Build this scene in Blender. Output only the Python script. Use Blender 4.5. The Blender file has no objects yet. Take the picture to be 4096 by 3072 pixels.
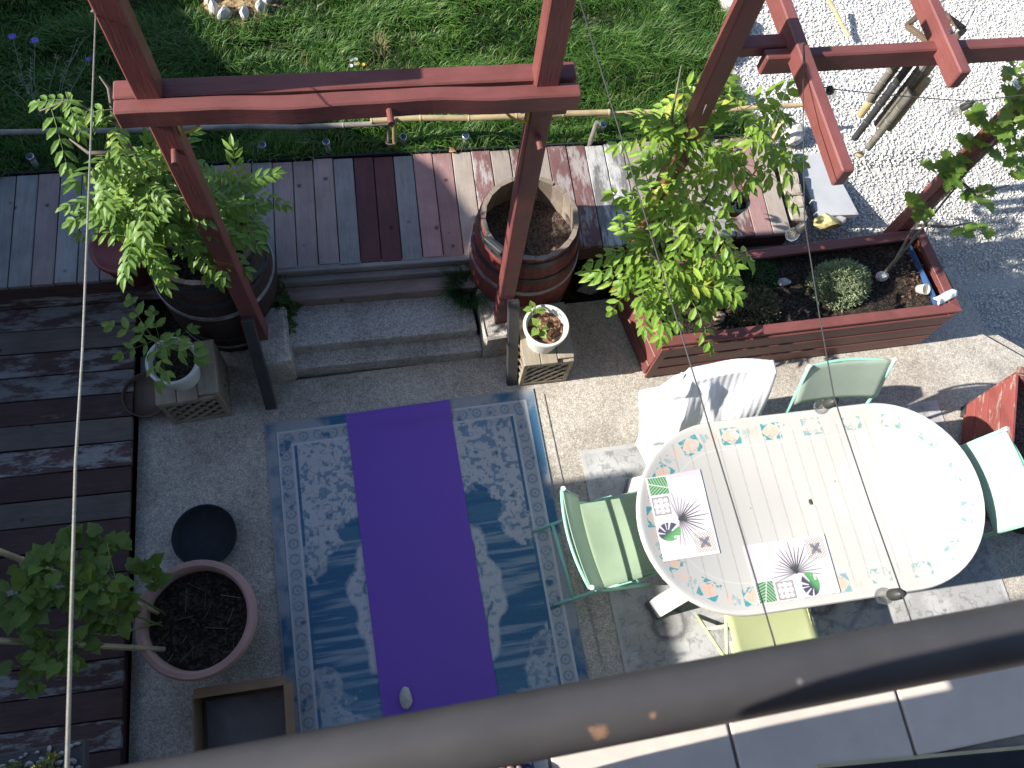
import bpy, bmesh, math, random
import numpy as np
from mathutils import Vector, Matrix, Euler, Quaternion

# ------------------------------------------------------------------ camera, world, sun, exposure
S = bpy.context.scene
COL = S.collection
cam_d = bpy.data.cameras.new('camera')
cam_d.sensor_fit = 'HORIZONTAL'; cam_d.sensor_width = 36.0; cam_d.lens = 29.73
cam_d.clip_start = 0.02; cam_d.clip_end = 500
cam_d.dof.use_dof = True; cam_d.dof.focus_distance = 4.6; cam_d.dof.aperture_fstop = 12.0
cam_o = bpy.data.objects.new('camera', cam_d); COL.objects.link(cam_o)
cam_o.matrix_world = Matrix(((0.981331, 0.127497, -0.143994, 0.73516),
                             (-0.16967, 0.926452, -0.336004, -1.68353),
                             (0.090565, 0.354163, 0.930788, 4.79917),
                             (0, 0, 0, 1)))
S.camera = cam_o
ELEV = math.radians(33.0)
W = bpy.data.worlds.new('World'); S.world = W; W.use_nodes = True
wn = W.node_tree.nodes; wl = W.node_tree.links
sky = wn.new('ShaderNodeTexSky'); sky.sky_type = 'NISHITA'; sky.sun_disc = False
sky.ozone_density = 3.0; sky.sun_elevation = ELEV; sky.sun_rotation = math.radians(270)
bg = wn['Background']; bg.inputs['Strength'].default_value = 0.112
wl.new(sky.outputs[0], bg.inputs['Color'])
sun_d = bpy.data.lights.new('sun', 'SUN'); sun_d.energy = 5.0; sun_d.angle = math.radians(0.5)
sun_d.color = (1.0, 0.955, 0.88)
sun_o = bpy.data.objects.new('sun', sun_d); COL.objects.link(sun_o)
sun_o.location = (-6, 0, 8)
sun_o.rotation_euler = Vector((math.cos(ELEV), 0.0, -math.sin(ELEV))).to_track_quat('-Z', 'Y').to_euler()
S.view_settings.view_transform = 'Standard'; S.view_settings.look = 'None'
S.view_settings.gamma = 1.0; S.view_settings.use_curve_mapping = False
S.view_settings.exposure = 1.02
S.render.engine = 'CYCLES'
rng = random.Random(7)
NR = np.random.default_rng(7)
V = Vector

# ------------------------------------------------------------------ mesh helpers
class MB:
    def __init__(s): s.v = []; s.f = []; s.m = []
    def add(s, vs, fs, m=0):
        o = len(s.v); s.v += [tuple(v) for v in vs]
        s.f += [tuple(i + o for i in f) for f in fs]; s.m += [m] * len(fs); return s
    def box(s, c, d, R=None, m=0):
        c = V(c); hx, hy, hz = d[0]/2, d[1]/2, d[2]/2
        vs = [V((x, y, z)) for z in (-hz, hz) for y in (-hy, hy) for x in (-hx, hx)]
        if R is not None: vs = [R @ v for v in vs]
        s.add([v + c for v in vs], [(0,2,3,1),(4,5,7,6),(0,1,5,4),(2,6,7,3),(0,4,6,2),(1,3,7,5)], m)
        return s
    def beam(s, p0, p1, w, h, up=(0,0,1), m=0):
        p0 = V(p0); p1 = V(p1); d = p1 - p0; L = d.length; d.normalize()
        x = d.cross(V(up))
        if x.length < 1e-4: x = d.cross(V((0,1,0)))
        x.normalize(); z = x.cross(d)
        R = Matrix((x, d, z)).transposed()
        return s.box((p0+p1)/2, (w, L, h), R, m)
    def tube(s, pts, r, n=8, cap=True, m=0):
        pts = [V(p) for p in pts]; k = len(pts)
        rs = r if isinstance(r, (list, tuple)) else [r]*k
        rings = []; ref = None
        for i, p in enumerate(pts):
            t = (pts[min(i+1,k-1)] - pts[max(i-1,0)]).normalized()
            if ref is None:
                ref = t.cross(V((0,0,1)))
                if ref.length < 1e-3: ref = t.cross(V((1,0,0)))
            ref = (ref - t*ref.dot(t)).normalized(); b = t.cross(ref)
            rings.append([p + rs[i]*(math.cos(a)*ref + math.sin(a)*b) for a in [2*math.pi*j/n for j in range(n)]])
        vs = [v for rg in rings for v in rg]; fs = []
        for i in range(k-1):
            for j in range(n):
                a = i*n+j; b2 = i*n+(j+1)%n; fs.append((a, b2, b2+n, a+n))
        if cap: fs.append(tuple(range(n-1,-1,-1))); fs.append(tuple((k-1)*n+j for j in range(n)))
        s.add(vs, fs, m); return s
    def lathe(s, prof, n=32, c=(0,0,0), m=0, a0=0, a1=2*math.pi, close=True):
        c = V(c); full = abs(a1-a0-2*math.pi) < 1e-6
        k = n if full else n+1; vs = []; fs = []
        for (r, z) in prof:
            for j in range(k):
                a = a0 + (a1-a0)*j/n; vs.append(c + V((r*math.cos(a), r*math.sin(a), z)))
        for i in range(len(prof)-1):
            for j in range(n):
                j2 = (j+1) % k
                fs.append((i*k+j, i*k+j2, (i+1)*k+j2, (i+1)*k+j))
        s.add(vs, fs, m); return s
    def prism(s, poly, z0, z1, m=0):
        n = len(poly)
        vs = [(x, y, z0) for x, y in poly] + [(x, y, z1) for x, y in poly]
        fs = [tuple(range(n-1,-1,-1)), tuple(range(n, 2*n))] + [(i, (i+1)%n, n+(i+1)%n, n+i) for i in range(n)]
        s.add(vs, fs, m); return s
    def rock(s, c, d, seed=0, sub=2, rough=.22, m=0, flat=0):
        r = random.Random(seed); bm = bmesh.new(); bmesh.ops.create_icosphere(bm, subdivisions=sub, radius=.5)
        ks = [(V((r.uniform(-1,1), r.uniform(-1,1), r.uniform(-1,1))).normalized(), r.uniform(.55,.95)) for _ in range(9)]
        c = V(c); vs = []
        for v in bm.verts:
            q = v.co.copy()
            for nrm, dd in ks:
                e = q.dot(nrm) - .5*dd
                if e > 0: q -= nrm*e*.85
            q *= 1 + r.uniform(-1,1)*rough*.15
            vs.append(c + V((q.x*d[0], q.y*d[1], q.z*d[2])))
        s.add(vs, [tuple(v.index for v in f.verts) for f in bm.faces], m); bm.free(); return s

def mesh_of(name, mb, mats, bevel=0, smooth=False, seg=1):
    me = bpy.data.meshes.new(name); me.from_pydata(mb.v, [], mb.f)
    if not isinstance(mats, (list, tuple)): mats = [mats]
    for mt in mats: me.materials.append(mt)
    if len(mats) > 1: me.polygons.foreach_set('material_index', mb.m)
    bm = bmesh.new(); bm.from_mesh(me)
    bmesh.ops.recalc_face_normals(bm, faces=bm.faces)
    if bevel:
        es = [e for e in bm.edges if len(e.link_faces) == 2 and e.calc_face_angle(0) > .6]
        bmesh.ops.bevel(bm, geom=es, offset=bevel, segments=seg, affect='EDGES', profile=.6, clamp_overlap=True)
    bm.to_mesh(me); bm.free()
    if smooth:
        me.polygons.foreach_set('use_smooth', [True]*len(me.polygons))
    return me
def link(name, me, parent=None, loc=None, rot=None):
    o = bpy.data.objects.new(name, me); COL.objects.link(o)
    if parent is not None: o.parent = parent
    if loc is not None: o.location = loc
    if rot is not None: o.rotation_euler = rot
    return o
def obj(name, mb, mats, parent=None, loc=None, rot=None, bevel=0, smooth=False, seg=1):
    o = link(name, mesh_of(name, mb, mats, bevel, smooth, seg), parent, loc, rot)
    if smooth and isinstance(smooth, float):
        pass
    return o
def tag(o, label=None, cat=None, group=None, kind=None):
    if label: o['label'] = label
    if cat: o['category'] = cat
    if group: o['group'] = group
    if kind: o['kind'] = kind
    return o
def thing(name, label, cat, loc=(0,0,0), rz=0, group=None):
    o = bpy.data.objects.new(name, None); COL.objects.link(o)
    o.location = loc; o.rotation_euler = (0,0,rz); o.empty_display_size = .1
    return tag(o, label, cat, group)
def structure(o): o['kind'] = 'structure'; return o
def fast(name, verts, tris, mat):
    me = bpy.data.meshes.new(name)
    nv, nt = len(verts), len(tris)
    me.vertices.add(nv); me.vertices.foreach_set('co', np.asarray(verts, np.float32).ravel())
    me.loops.add(nt*3); me.loops.foreach_set('vertex_index', np.asarray(tris, np.int32).ravel())
    me.polygons.add(nt); me.polygons.foreach_set('loop_start', np.arange(0, nt*3, 3, dtype=np.int32))
    me.update(calc_edges=True); me.validate()
    me.materials.append(mat); return me
def auto_smooth(o, ang=.7):
    me = o.data
    me.polygons.foreach_set('use_smooth', [True]*len(me.polygons))
    me.set_sharp_from_angle(angle=ang)
    return o

# ------------------------------------------------------------------ material helpers
def nodes(name):
    m = bpy.data.materials.new(name); m.use_nodes = True
    nt = m.node_tree; n = nt.nodes; l = nt.links
    return m, n, l, n['Principled BSDF']
def coord(n, l, stretch=(1,1,1), rand=True):
    tc = n.new('ShaderNodeTexCoord'); mp = n.new('ShaderNodeMapping'); mp.inputs['Scale'].default_value = stretch
    if rand:
        oi = n.new('ShaderNodeObjectInfo'); mul = n.new('ShaderNodeMath'); mul.operation = 'MULTIPLY'; mul.inputs[1].default_value = 37.0
        l.new(oi.outputs['Random'], mul.inputs[0])
        ad = n.new('ShaderNodeVectorMath'); ad.operation = 'ADD'
        l.new(tc.outputs['Object'], ad.inputs[0]); l.new(mul.outputs[0], ad.inputs[1]); l.new(ad.outputs[0], mp.inputs['Vector'])
    else: l.new(tc.outputs['Object'], mp.inputs['Vector'])
    return mp.outputs[0]
def noise(n, l, vec, scale, detail=6, rough=.6):
    t = n.new('ShaderNodeTexNoise'); t.inputs['Scale'].default_value = scale; t.inputs['Detail'].default_value = detail
    t.inputs['Roughness'].default_value = rough; l.new(vec, t.inputs['Vector']); return t.outputs['Fac']
def ramp(n, l, fac, stops):
    r = n.new('ShaderNodeValToRGB'); e = r.color_ramp.elements
    while len(e) < len(stops): e.new(.5)
    for el, (p, c) in zip(e, stops):
        el.position = p; el.color = (*c, 1) if len(c) == 3 else c
    l.new(fac, r.inputs[0]); return r.outputs[0]
def mix(n, l, fac, a, b, mode='MIX'):
    m = n.new('ShaderNodeMix'); m.data_type = 'RGBA'; m.blend_type = mode
    if hasattr(fac, 'is_linked'): l.new(fac, m.inputs[0])
    else: m.inputs[0].default_value = fac
    for i, c in ((6, a), (7, b)):
        if hasattr(c, 'is_linked'): l.new(c, m.inputs[i])
        else: m.inputs[i].default_value = (*c, 1)
    return m.outputs[2]
def bump(n, l, p, h, strength=.4, dist=.005):
    b = n.new('ShaderNodeBump'); b.inputs['Strength'].default_value = strength; b.inputs['Distance'].default_value = dist
    l.new(h, b.inputs['Height']); l.new(b.outputs[0], p.inputs['Normal'])
def objvary(n, l, col, amt=.25):
    oi = n.new('ShaderNodeObjectInfo'); mr = n.new('ShaderNodeMapRange')
    mr.inputs['To Min'].default_value = 1-amt; mr.inputs['To Max'].default_value = 1+amt
    l.new(oi.outputs['Random'], mr.inputs[0])
    h = n.new('ShaderNodeHueSaturation'); l.new(mr.outputs[0], h.inputs['Value']); l.new(col, h.inputs['Color'])
    return h.outputs[0]
def mat_plain(name, c, rough=.6, c2=None, scale=8, bumpy=0, metal=0, spec=.5, vary=0, stretch=(1,1,1), lo=.35, hi=.65):
    m, n, l, p = nodes(name); vec = coord(n, l, stretch)
    f = noise(n, l, vec, scale)
    c2 = c2 or tuple(x*.75 for x in c)
    col = ramp(n, l, f, [(lo, c2), (hi, c)])
    if vary: col = objvary(n, l, col, vary)
    l.new(col, p.inputs['Base Color'])
    p.inputs['Roughness'].default_value = rough; p.inputs['Metallic'].default_value = metal; p.inputs['Specular IOR Level'].default_value = spec
    if bumpy: bump(n, l, p, f, bumpy)
    return m
def mat_wood(name, c, dark, axis, rough=.75, peel=None, thr=.5, vary=.15, knots=False, fine=60, soft=.06, spec=.3):
    """timber with grain along an axis; peel = colour of a second coat showing in worn patches"""
    st = [9, 9, 9]; st['xyz'.index(axis)] = .8
    m, n, l, p = nodes(name); vec = coord(n, l, st)
    f = noise(n, l, vec, 4.5, 8, .7)
    f2 = noise(n, l, vec, 16, 4, .6)
    col = ramp(n, l, f, [(.25, dark), (.72, c)])
    col = mix(n, l, .35, col, ramp(n, l, f2, [(.3, dark), (.7, c)]))
    if knots:
        v2 = coord(n, l, (1,1,1)); vo = n.new('ShaderNodeTexVoronoi'); vo.inputs['Scale'].default_value = 6.5; l.new(v2, vo.inputs['Vector'])
        kf = ramp(n, l, vo.outputs['Distance'], [(.06, (0,0,0)), (.12, (1,1,1))])
        col = mix(n, l, kf, tuple(x*.35 for x in dark), col)
    if peel:
        st2 = [5, 5, 5]; st2['xyz'.index(axis)] = 1.4
        v3 = coord(n, l, st2); g = noise(n, l, v3, 3.2, 9, .72)
        pf = ramp(n, l, g, [(thr-soft, (0,0,0)), (thr+soft, (1,1,1))])
        col = mix(n, l, pf, col, mix(n, l, f2, tuple(x*.6 for x in peel), peel))
    st4 = [2.2, 2.2, 2.2]; v4 = coord(n, l, st4); dirt = noise(n, l, v4, 2.0, 5, .6)
    col = mix(n, l, .5, col, ramp(n, l, dirt, [(.3, (.45,.43,.42)), (.62, (1,1,1))]), 'MULTIPLY')
    if vary: col = objvary(n, l, col, vary)
    l.new(col, p.inputs['Base Color']); p.inputs['Roughness'].default_value = rough; p.inputs['Specular IOR Level'].default_value = spec
    bump(n, l, p, f2, .35, .004)
    return m
def mat_leaf(name, c1, c2, yellow=(.30,.30,.03), yamt=.08, trans=.35, rough=.45):
    m, n, l, p = nodes(name)
    g = n.new('ShaderNodeNewGeometry'); oi = n.new('ShaderNodeObjectInfo')
    a = n.new('ShaderNodeMath'); a.operation = 'ADD'; l.new(g.outputs['Random Per Island'], a.inputs[0]); l.new(oi.outputs['Random'], a.inputs[1])
    h = n.new('ShaderNodeMath'); h.operation = 'MULTIPLY'; h.inputs[1].default_value = .5; l.new(a.outputs[0], h.inputs[0])
    col = ramp(n, l, h.outputs[0], [(.0, c1), (.5, tuple((x+y)/2 for x, y in zip(c1, c2))), (1-yamt*1.6, c2), (1.0, yellow)])
    vec = coord(n, l, (1,1,1)); f = noise(n, l, vec, 60, 3)
    col = mix(n, l, .3, col, ramp(n, l, f, [(.3,(.5,.5,.5)), (.7,(1.1,1.1,1.0))]), 'MULTIPLY')
    l.new(col, p.inputs['Base Color']); p.inputs['Roughness'].default_value = rough; p.inputs['Specular IOR Level'].default_value = .35
    tr = n.new('ShaderNodeBsdfTranslucent'); l.new(mix(n, l, .5, col, (.35,.5,.05), 'MIX'), tr.inputs['Color'])
    ms = n.new('ShaderNodeMixShader'); ms.inputs[0].default_value = trans
    l.new(p.outputs[0], ms.inputs[1]); l.new(tr.outputs[0], ms.inputs[2]); l.new(ms.outputs[0], n['Material Output'].inputs['Surface'])
    return m
def mat_island(name, stops, rough=.8, spec=.2, bumpscale=0, patch=None, trans=0):
    m, n, l, p = nodes(name); g = n.new('ShaderNodeNewGeometry')
    col = ramp(n, l, g.outputs['Random Per Island'], stops)
    if patch:
        tc = n.new('ShaderNodeTexCoord'); f = noise(n, l, tc.outputs['Object'], patch[0], 4)
        col = mix(n, l, ramp(n, l, f, [(patch[1], (0,0,0)), (patch[1]+.14, (1,1,1))]), col, patch[2])
        f2 = noise(n, l, tc.outputs['Object'], .9, 3)
        col = mix(n, l, .6, col, ramp(n, l, f2, [(.3, (.55,.6,.55)), (.7, (1.15,1.1,1))]), 'MULTIPLY')
    if bumpscale:
        v = coord(n, l, (1,1,1), False); f = noise(n, l, v, bumpscale, 4); bump(n, l, p, f, .5, .003)
    l.new(col, p.inputs['Base Color']); p.inputs['Roughness'].default_value = rough; p.inputs['Specular IOR Level'].default_value = spec
    if trans:
        tr = n.new('ShaderNodeBsdfTranslucent'); l.new(col, tr.inputs['Color'])
        ms = n.new('ShaderNodeMixShader'); ms.inputs[0].default_value = trans
        l.new(p.outputs[0], ms.inputs[1]); l.new(tr.outputs[0], ms.inputs[2]); l.new(ms.outputs[0], n['Material Output'].inputs['Surface'])
    return m
def mat_speckle(name, c, lo, hi, s1=150, s2=4, rough=.9, bmp=.5, stain=.5):
    """exposed-aggregate concrete: pebbles of differing tone plus large stains"""
    m, n, l, p = nodes(name); vec = coord(n, l, (1,1,1), False)
    vo = n.new('ShaderNodeTexVoronoi'); vo.inputs['Scale'].default_value = s1; l.new(vec, vo.inputs['Vector'])
    sep = n.new('ShaderNodeSeparateColor'); l.new(vo.outputs['Color'], sep.inputs[0])
    col = ramp(n, l, sep.outputs[0], [(.05, lo), (.5, c), (.95, hi)])
    f = noise(n, l, vec, s2, 7, .65)
    col = mix(n, l, stain, col, ramp(n, l, f, [(.34, (.54,.53,.52)), (.56, (1,1,1))]), 'MULTIPLY')
    f3 = noise(n, l, vec, 28, 5, .7)
    col = mix(n, l, .42, col, ramp(n, l, f3, [(.32, (.45,.44,.43)), (.6, (1.05,1.05,1.05))]), 'MULTIPLY')
    l.new(col, p.inputs['Base Color']); p.inputs['Roughness'].default_value = rough; p.inputs['Specular IOR Level'].default_value = .25
    bump(n, l, p, vo.outputs['Distance'], bmp, .004)
    return m
def mat_image(name, arr, size, rough=.8, spec=.2, bumpscale=0, bumpstr=.3):
    h, w = arr.shape[:2]
    im = bpy.data.images.new(name, w, h, float_buffer=True); im.colorspace_settings.name = 'Linear Rec.709'
    px = np.ones((h, w, 4), np.float32); px[..., :3] = arr[::-1]
    im.pixels.foreach_set(px.ravel()); im.update(); im.pack()
    m, n, l, p = nodes(name); tc = n.new('ShaderNodeTexCoord'); mp = n.new('ShaderNodeMapping')
    mp.inputs['Scale'].default_value = (1/size[0], 1/size[1], 1); mp.inputs['Location'].default_value = (.5, .5, 0)
    l.new(tc.outputs['Object'], mp.inputs[0]); t = n.new('ShaderNodeTexImage'); t.image = im; t.extension = 'EXTEND'
    l.new(mp.outputs[0], t.inputs[0]); l.new(t.outputs[0], p.inputs['Base Color'])
    p.inputs['Roughness'].default_value = rough; p.inputs['Specular IOR Level'].default_value = spec
    if bumpscale:
        f = noise(n, l, tc.outputs['Object'], bumpscale, 3); bump(n, l, p, f, bumpstr, .003)
    return m

# numpy picture helpers (flat print on rugs, mats and the table top)
def fbm(h, w, cells, octv=5, seed=0, ax=(1,1)):
    r = np.random.default_rng(seed); out = np.zeros((h, w)); amp = 1; tot = 0
    for o in range(octv):
        cy = max(2, int(cells*ax[0]*2**o)); cx = max(2, int(cells*ax[1]*2**o*w/h))
        g = r.random((cy+2, cx+2)); yy = np.linspace(0, cy, h, endpoint=False); xx = np.linspace(0, cx, w, endpoint=False)
        yi = yy.astype(int); xi = xx.astype(int); fy = yy-yi; fx = xx-xi
        fy = (fy*fy*(3-2*fy))[:, None]; fx = (fx*fx*(3-2*fx))[None]
        a = g[yi][:, xi]; b = g[yi][:, xi+1]; c = g[yi+1][:, xi]; d = g[yi+1][:, xi+1]
        out += amp*((a*(1-fx)+b*fx)*(1-fy)+(c*(1-fx)+d*fx)*fy); tot += amp; amp *= .55
    return out/tot
def sstep(x, a, b): return np.clip((x-a)/(b-a), 0, 1)
def lerp(img, col, m): return img*(1-m[..., None]) + np.asarray(col)*m[..., None]

# ------------------------------------------------------------------ materials
RED = mat_wood('red_stain', (.215,.072,.064), (.155,.050,.043), 'x', rough=.5, vary=.06, spec=.45)
REDY = mat_wood('red_stain_y', (.215,.072,.064), (.155,.050,.043), 'y', rough=.5, vary=.06, spec=.45)
REDZ = mat_wood('red_stain_z', (.210,.066,.058), (.15,.045,.039), 'z', rough=.5, vary=.06, spec=.45)
REDWORN = mat_wood('worn_red_paint', (.27,.075,.062), (.19,.05,.045), 'y', rough=.75, peel=(.42,.34,.28), thr=.585, soft=.035)
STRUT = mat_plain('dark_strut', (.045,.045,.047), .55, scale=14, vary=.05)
D_GREY = mat_wood('weathered_grey', (0.327,0.311,0.295), (0.182,0.171,0.166), 'y', knots=True)
D_PINKGREY = mat_wood('weathered_pink_grey', (0.358,0.277,0.261), (0.227,0.173,0.164), 'y', knots=True, peel=(.36,.31,.28), thr=.64)
D_PINK = mat_wood('faded_pink_boards', (0.388,0.232,0.216), (0.282,0.163,0.153), 'y', knots=True, peel=(.42,.36,.33), thr=.63)
D_MAROON = mat_wood('maroon_boards', (0.138,0.050,0.053), (0.072,0.030,0.031), 'y', peel=(.24,.19,.185), thr=.66, knots=True)
D_REDPEEL = mat_wood('peeling_red_boards', (0.223,0.114,0.109), (0.159,0.080,0.076), 'y', peel=(.46,.41,.38), thr=.53, soft=.04)
D_WHITEPEEL = mat_wood('peeling_white_boards', (.20,.19,.18), (.13,.125,.12), 'y', peel=(.58,.57,.54), thr=.49, soft=.05)
D_TAN = mat_wood('tan_boards', (0.390,0.330,0.276), (0.281,0.232,0.197), 'y', knots=True, peel=(.46,.42,.37), thr=.62)
L_DARK = mat_wood('dark_maroon_planks', (0.123,0.065,0.058), (0.058,0.035,0.033), 'x', peel=(.2,.17,.16), thr=.65, soft=.03)
L_PEEL = mat_wood('peeling_dark_planks', (0.145,0.080,0.072), (0.072,0.043,0.041), 'x', peel=(.38,.36,.34), thr=.525, soft=.04)
L_WHITE = mat_wood('mostly_white_planks', (0.123,0.080,0.072), (0.072,0.043,0.043), 'x', peel=(.30,.28,.265), thr=.49, soft=.05)
L_BROWN = mat_wood('brown_grey_planks', (0.189,0.152,0.131), (0.102,0.080,0.070), 'x', knots=True)
STEPWOOD = mat_wood('weathered_step_wood', (0.324,0.300,0.282), (0.180,0.162,0.150), 'x', knots=True)
STEPWOOD2 = mat_wood('brown_step_wood', (0.300,0.228,0.198), (0.180,0.132,0.114), 'x', knots=True, peel=(.5,.48,.46), thr=.68)
LATT = mat_wood('lattice_wood', (.40,.34,.255), (.26,.21,.15), 'x', knots=True)
LATTY = mat_wood('lattice_wood_y', (.42,.365,.28), (.27,.22,.16), 'y', knots=True)
BARRELW = mat_wood('barrel_oak', (.33,.27,.21), (.17,.135,.105), 'z')
BARRELD = mat_wood('barrel_dark_stain', (.075,.045,.036), (.04,.026,.022), 'z', rough=.7, peel=(.14,.10,.085), thr=.68, vary=.06)
BARRELR = mat_wood('barrel_red_paint', (.24,.062,.052), (.16,.04,.035), 'z', rough=.6, peel=(.30,.2,.17), thr=.70, vary=.06)
HOOP = mat_plain('hoop_iron', (.055,.055,.058), .45, c2=(.03,.03,.032), scale=18, metal=.3)
HOOPW = mat_plain('hoop_bare_metal', (.62,.60,.57), .4, c2=(.22,.2,.19), scale=9, metal=.5)
CONC = mat_speckle('exposed_aggregate', (.48,.435,.375), (.36,.32,.27), (.62,.575,.50), s2=1.9, stain=.75)
CONCS = mat_speckle('step_aggregate', (.47,.44,.395), (.30,.28,.255), (.58,.545,.49), s2=2.3, stain=.7)
SOIL = mat_speckle('dark_soil', (.030,.021,.016), (.012,.009,.007), (.075,.055,.042), s1=90, s2=7, bmp=1, stain=.4)
SOILD = mat_speckle('dry_brown_soil', (.095,.066,.050), (.045,.032,.026), (.17,.125,.095), s1=110, s2=6, bmp=1)
BARK = mat_speckle('bark_mulch', (.17,.08,.045), (.07,.035,.02), (.36,.22,.14), s1=70, s2=9, bmp=1)
STONEW = mat_speckle('pale_limestone', (.60,.575,.52), (.5,.47,.42), (.72,.7,.66), s1=14, s2=6, bmp=.3, stain=.3)
STONEY = mat_speckle('yellow_stone', (.66,.58,.28), (.55,.47,.2), (.72,.66,.4), s1=14, s2=6, bmp=.3, stain=.15)
STONEG = mat_speckle('grey_stone', (.38,.36,.36), (.28,.27,.27), (.5,.48,.48), s1=12, s2=6, bmp=.3, stain=.3)
COBBLE = mat_speckle('sandstone_setts', (.42,.36,.285), (.36,.30,.235), (.52,.46,.38), s1=25, s2=9, bmp=.4, stain=.35)
SLAB = mat_plain('grey_slab', (.40,.41,.42), .8, c2=(.35,.36,.37), scale=6, bumpy=.1)
BAMBOO = mat_plain('bamboo', (.46,.36,.19), .4, c2=(.33,.25,.14), scale=12, vary=.2)
BAMBOOG = mat_plain('grey_bamboo', (.24,.22,.19), .55, c2=(.13,.12,.1), scale=12, vary=.2)
TWINE = mat_plain('twine', (.42,.35,.24), .9)
TERRA = mat_plain('terracotta', (.46,.27,.235), .75, c2=(.40,.225,.19), scale=10, vary=.03)
BLACKP = mat_plain('black_plastic', (.022,.025,.032), .75, scale=20, spec=.25)
WHITEP = mat_plain('white_plastic', (.66,.68,.64), .35, c2=(.60,.62,.57), scale=3)
REDPOT = mat_plain('red_plastic', (.25,.045,.04), .45, scale=6)
BROWNPOT = mat_plain('brown_saucer', (.12,.075,.048), .5, scale=6)
CARD = mat_plain('cardboard', (.30,.195,.115), .85, c2=(.24,.15,.085), scale=5)
PURPLE = mat_plain('yoga_mat_foam', (.20,.10,.48), .85, c2=(.185,.092,.45), scale=150, bumpy=.2, spec=.2)
CABLE = mat_plain('black_cable', (.05,.05,.045), .5)
STEEL = mat_plain('steel_rope', (.50,.47,.40), .35, c2=(.36,.33,.28), scale=120, metal=.4)
BRIGHT = mat_plain('zinc', (.6,.62,.64), .3, metal=.8)
RAILM = mat_plain('rail_paint', (.060,.056,.057), .5, c2=(.048,.045,.046), scale=16, spec=.35)
WALLM = mat_plain('house_render', (.30,.27,.24), .9, c2=(.26,.235,.21), scale=3, bumpy=.1)
ROOFM = mat_plain('roof_tile_red', (.24,.10,.07), .8, vary=.2)
TILE = mat_plain('balcony_tile', (.62,.54,.465), .5, c2=(.55,.475,.41), scale=11, vary=.05, spec=.35)
GROUT = mat_plain('grout', (.30,.27,.235), .9, scale=30)
TUBEG = mat_plain('mint_tube', (.30,.66,.50), .35, c2=(.28,.62,.47), scale=5, spec=.5)
TUBEL = mat_plain('lime_tube', (.60,.68,.34), .35, c2=(.56,.64,.31), scale=5, spec=.5)
def mat_sling(name, c, trans=.25):
    m, n, l, p = nodes(name); vec = coord(n, l, (1,1,1)); f = noise(n, l, vec, 5, 4)
    w = n.new('ShaderNodeTexChecker'); w.inputs['Scale'].default_value = 420; l.new(vec, w.inputs['Vector'])
    col = ramp(n, l, f, [(.3, tuple(x*.86 for x in c)), (.7, c)])
    col = mix(n, l, .12, col, w.outputs['Color'], 'MULTIPLY')
    l.new(col, p.inputs['Base Color']); p.inputs['Roughness'].default_value = .6; p.inputs['Specular IOR Level'].default_value = .3
    tr = n.new('ShaderNodeBsdfTranslucent'); l.new(col, tr.inputs['Color'])
    ms = n.new('ShaderNodeMixShader'); ms.inputs[0].default_value = trans
    l.new(p.outputs[0], ms.inputs[1]); l.new(tr.outputs[0], ms.inputs[2])
    op = n.new('ShaderNodeBsdfTransparent'); m2 = n.new('ShaderNodeMixShader'); m2.inputs[0].default_value = .14   # open weave
    l.new(ms.outputs[0], m2.inputs[1]); l.new(op.outputs[0], m2.inputs[2]); l.new(m2.outputs[0], n['Material Output'].inputs['Surface'])
    return m
SL_GREEN = mat_sling('green_sling', (.50,.64,.44)); SL_MINTG = mat_sling('mint_grey_sling', (.62,.72,.61), .45)
SL_MINT = mat_sling('mint_sling', (.52,.72,.60)); SL_LIME = mat_sling('lime_sling', (.60,.65,.36))
TOWEL = mat_plain('white_towel', (.80,.80,.82), .95, c2=(.76,.76,.78), scale=60, bumpy=.15, spec=.1)
PLAST = mat_plain('white_table_plastic', (.57,.55,.505), .5, c2=(.54,.52,.475), scale=2)
GREYP = mat_plain('grey_foot_cap', (.17,.165,.16), .6)
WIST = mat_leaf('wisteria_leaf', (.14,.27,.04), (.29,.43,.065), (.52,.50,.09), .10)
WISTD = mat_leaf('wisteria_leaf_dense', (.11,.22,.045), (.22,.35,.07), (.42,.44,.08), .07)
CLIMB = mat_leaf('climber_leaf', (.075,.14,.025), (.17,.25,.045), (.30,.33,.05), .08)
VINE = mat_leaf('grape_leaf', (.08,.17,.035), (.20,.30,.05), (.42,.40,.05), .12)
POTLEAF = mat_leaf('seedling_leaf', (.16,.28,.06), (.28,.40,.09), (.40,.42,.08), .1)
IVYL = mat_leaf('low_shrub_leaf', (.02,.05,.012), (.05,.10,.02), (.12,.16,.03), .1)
STEM = mat_plain('woody_stem', (.20,.165,.13), .85, c2=(.11,.09,.07), scale=25)
STEMG = mat_plain('green_stem', (.16,.22,.05), .7, scale=25)
GRASS = mat_island('grass_blades', [(0,(.026,.080,.011)),(.45,(.058,.155,.019)),(.8,(.10,.215,.032)),(.965,(.17,.25,.065)),(1,(.33,.30,.15))], .5, .35, patch=(2.6,.66,(.12,.15,.045)), trans=.25)
TUFTM = mat_island('tuft_blades', [(0,(.02,.06,.012)),(1,(.05,.13,.03))], .55, .3, trans=.2)
HERBM = mat_island('herb_sprigs', [(0,(.17,.22,.12)),(.6,(.27,.33,.18)),(1,(.38,.43,.26))], .7, .2, trans=.15)
DRYM = mat_island('dry_herb_sprigs', [(0,(.10,.085,.05)),(.6,(.17,.16,.085)),(1,(.25,.23,.13))], .8, .2, trans=.1)
CHIP = mat_island('gravel_chips', [(0,(.46,.445,.42)),(.3,(.62,.61,.58)),(.7,(.70,.69,.66)),(1,(.78,.77,.74))], .85, .2)
YEL = mat_plain('yellow_iron', (.58,.43,.05), .45)
GLASS, n_, l_, p_ = nodes('bulb_glass')
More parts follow.
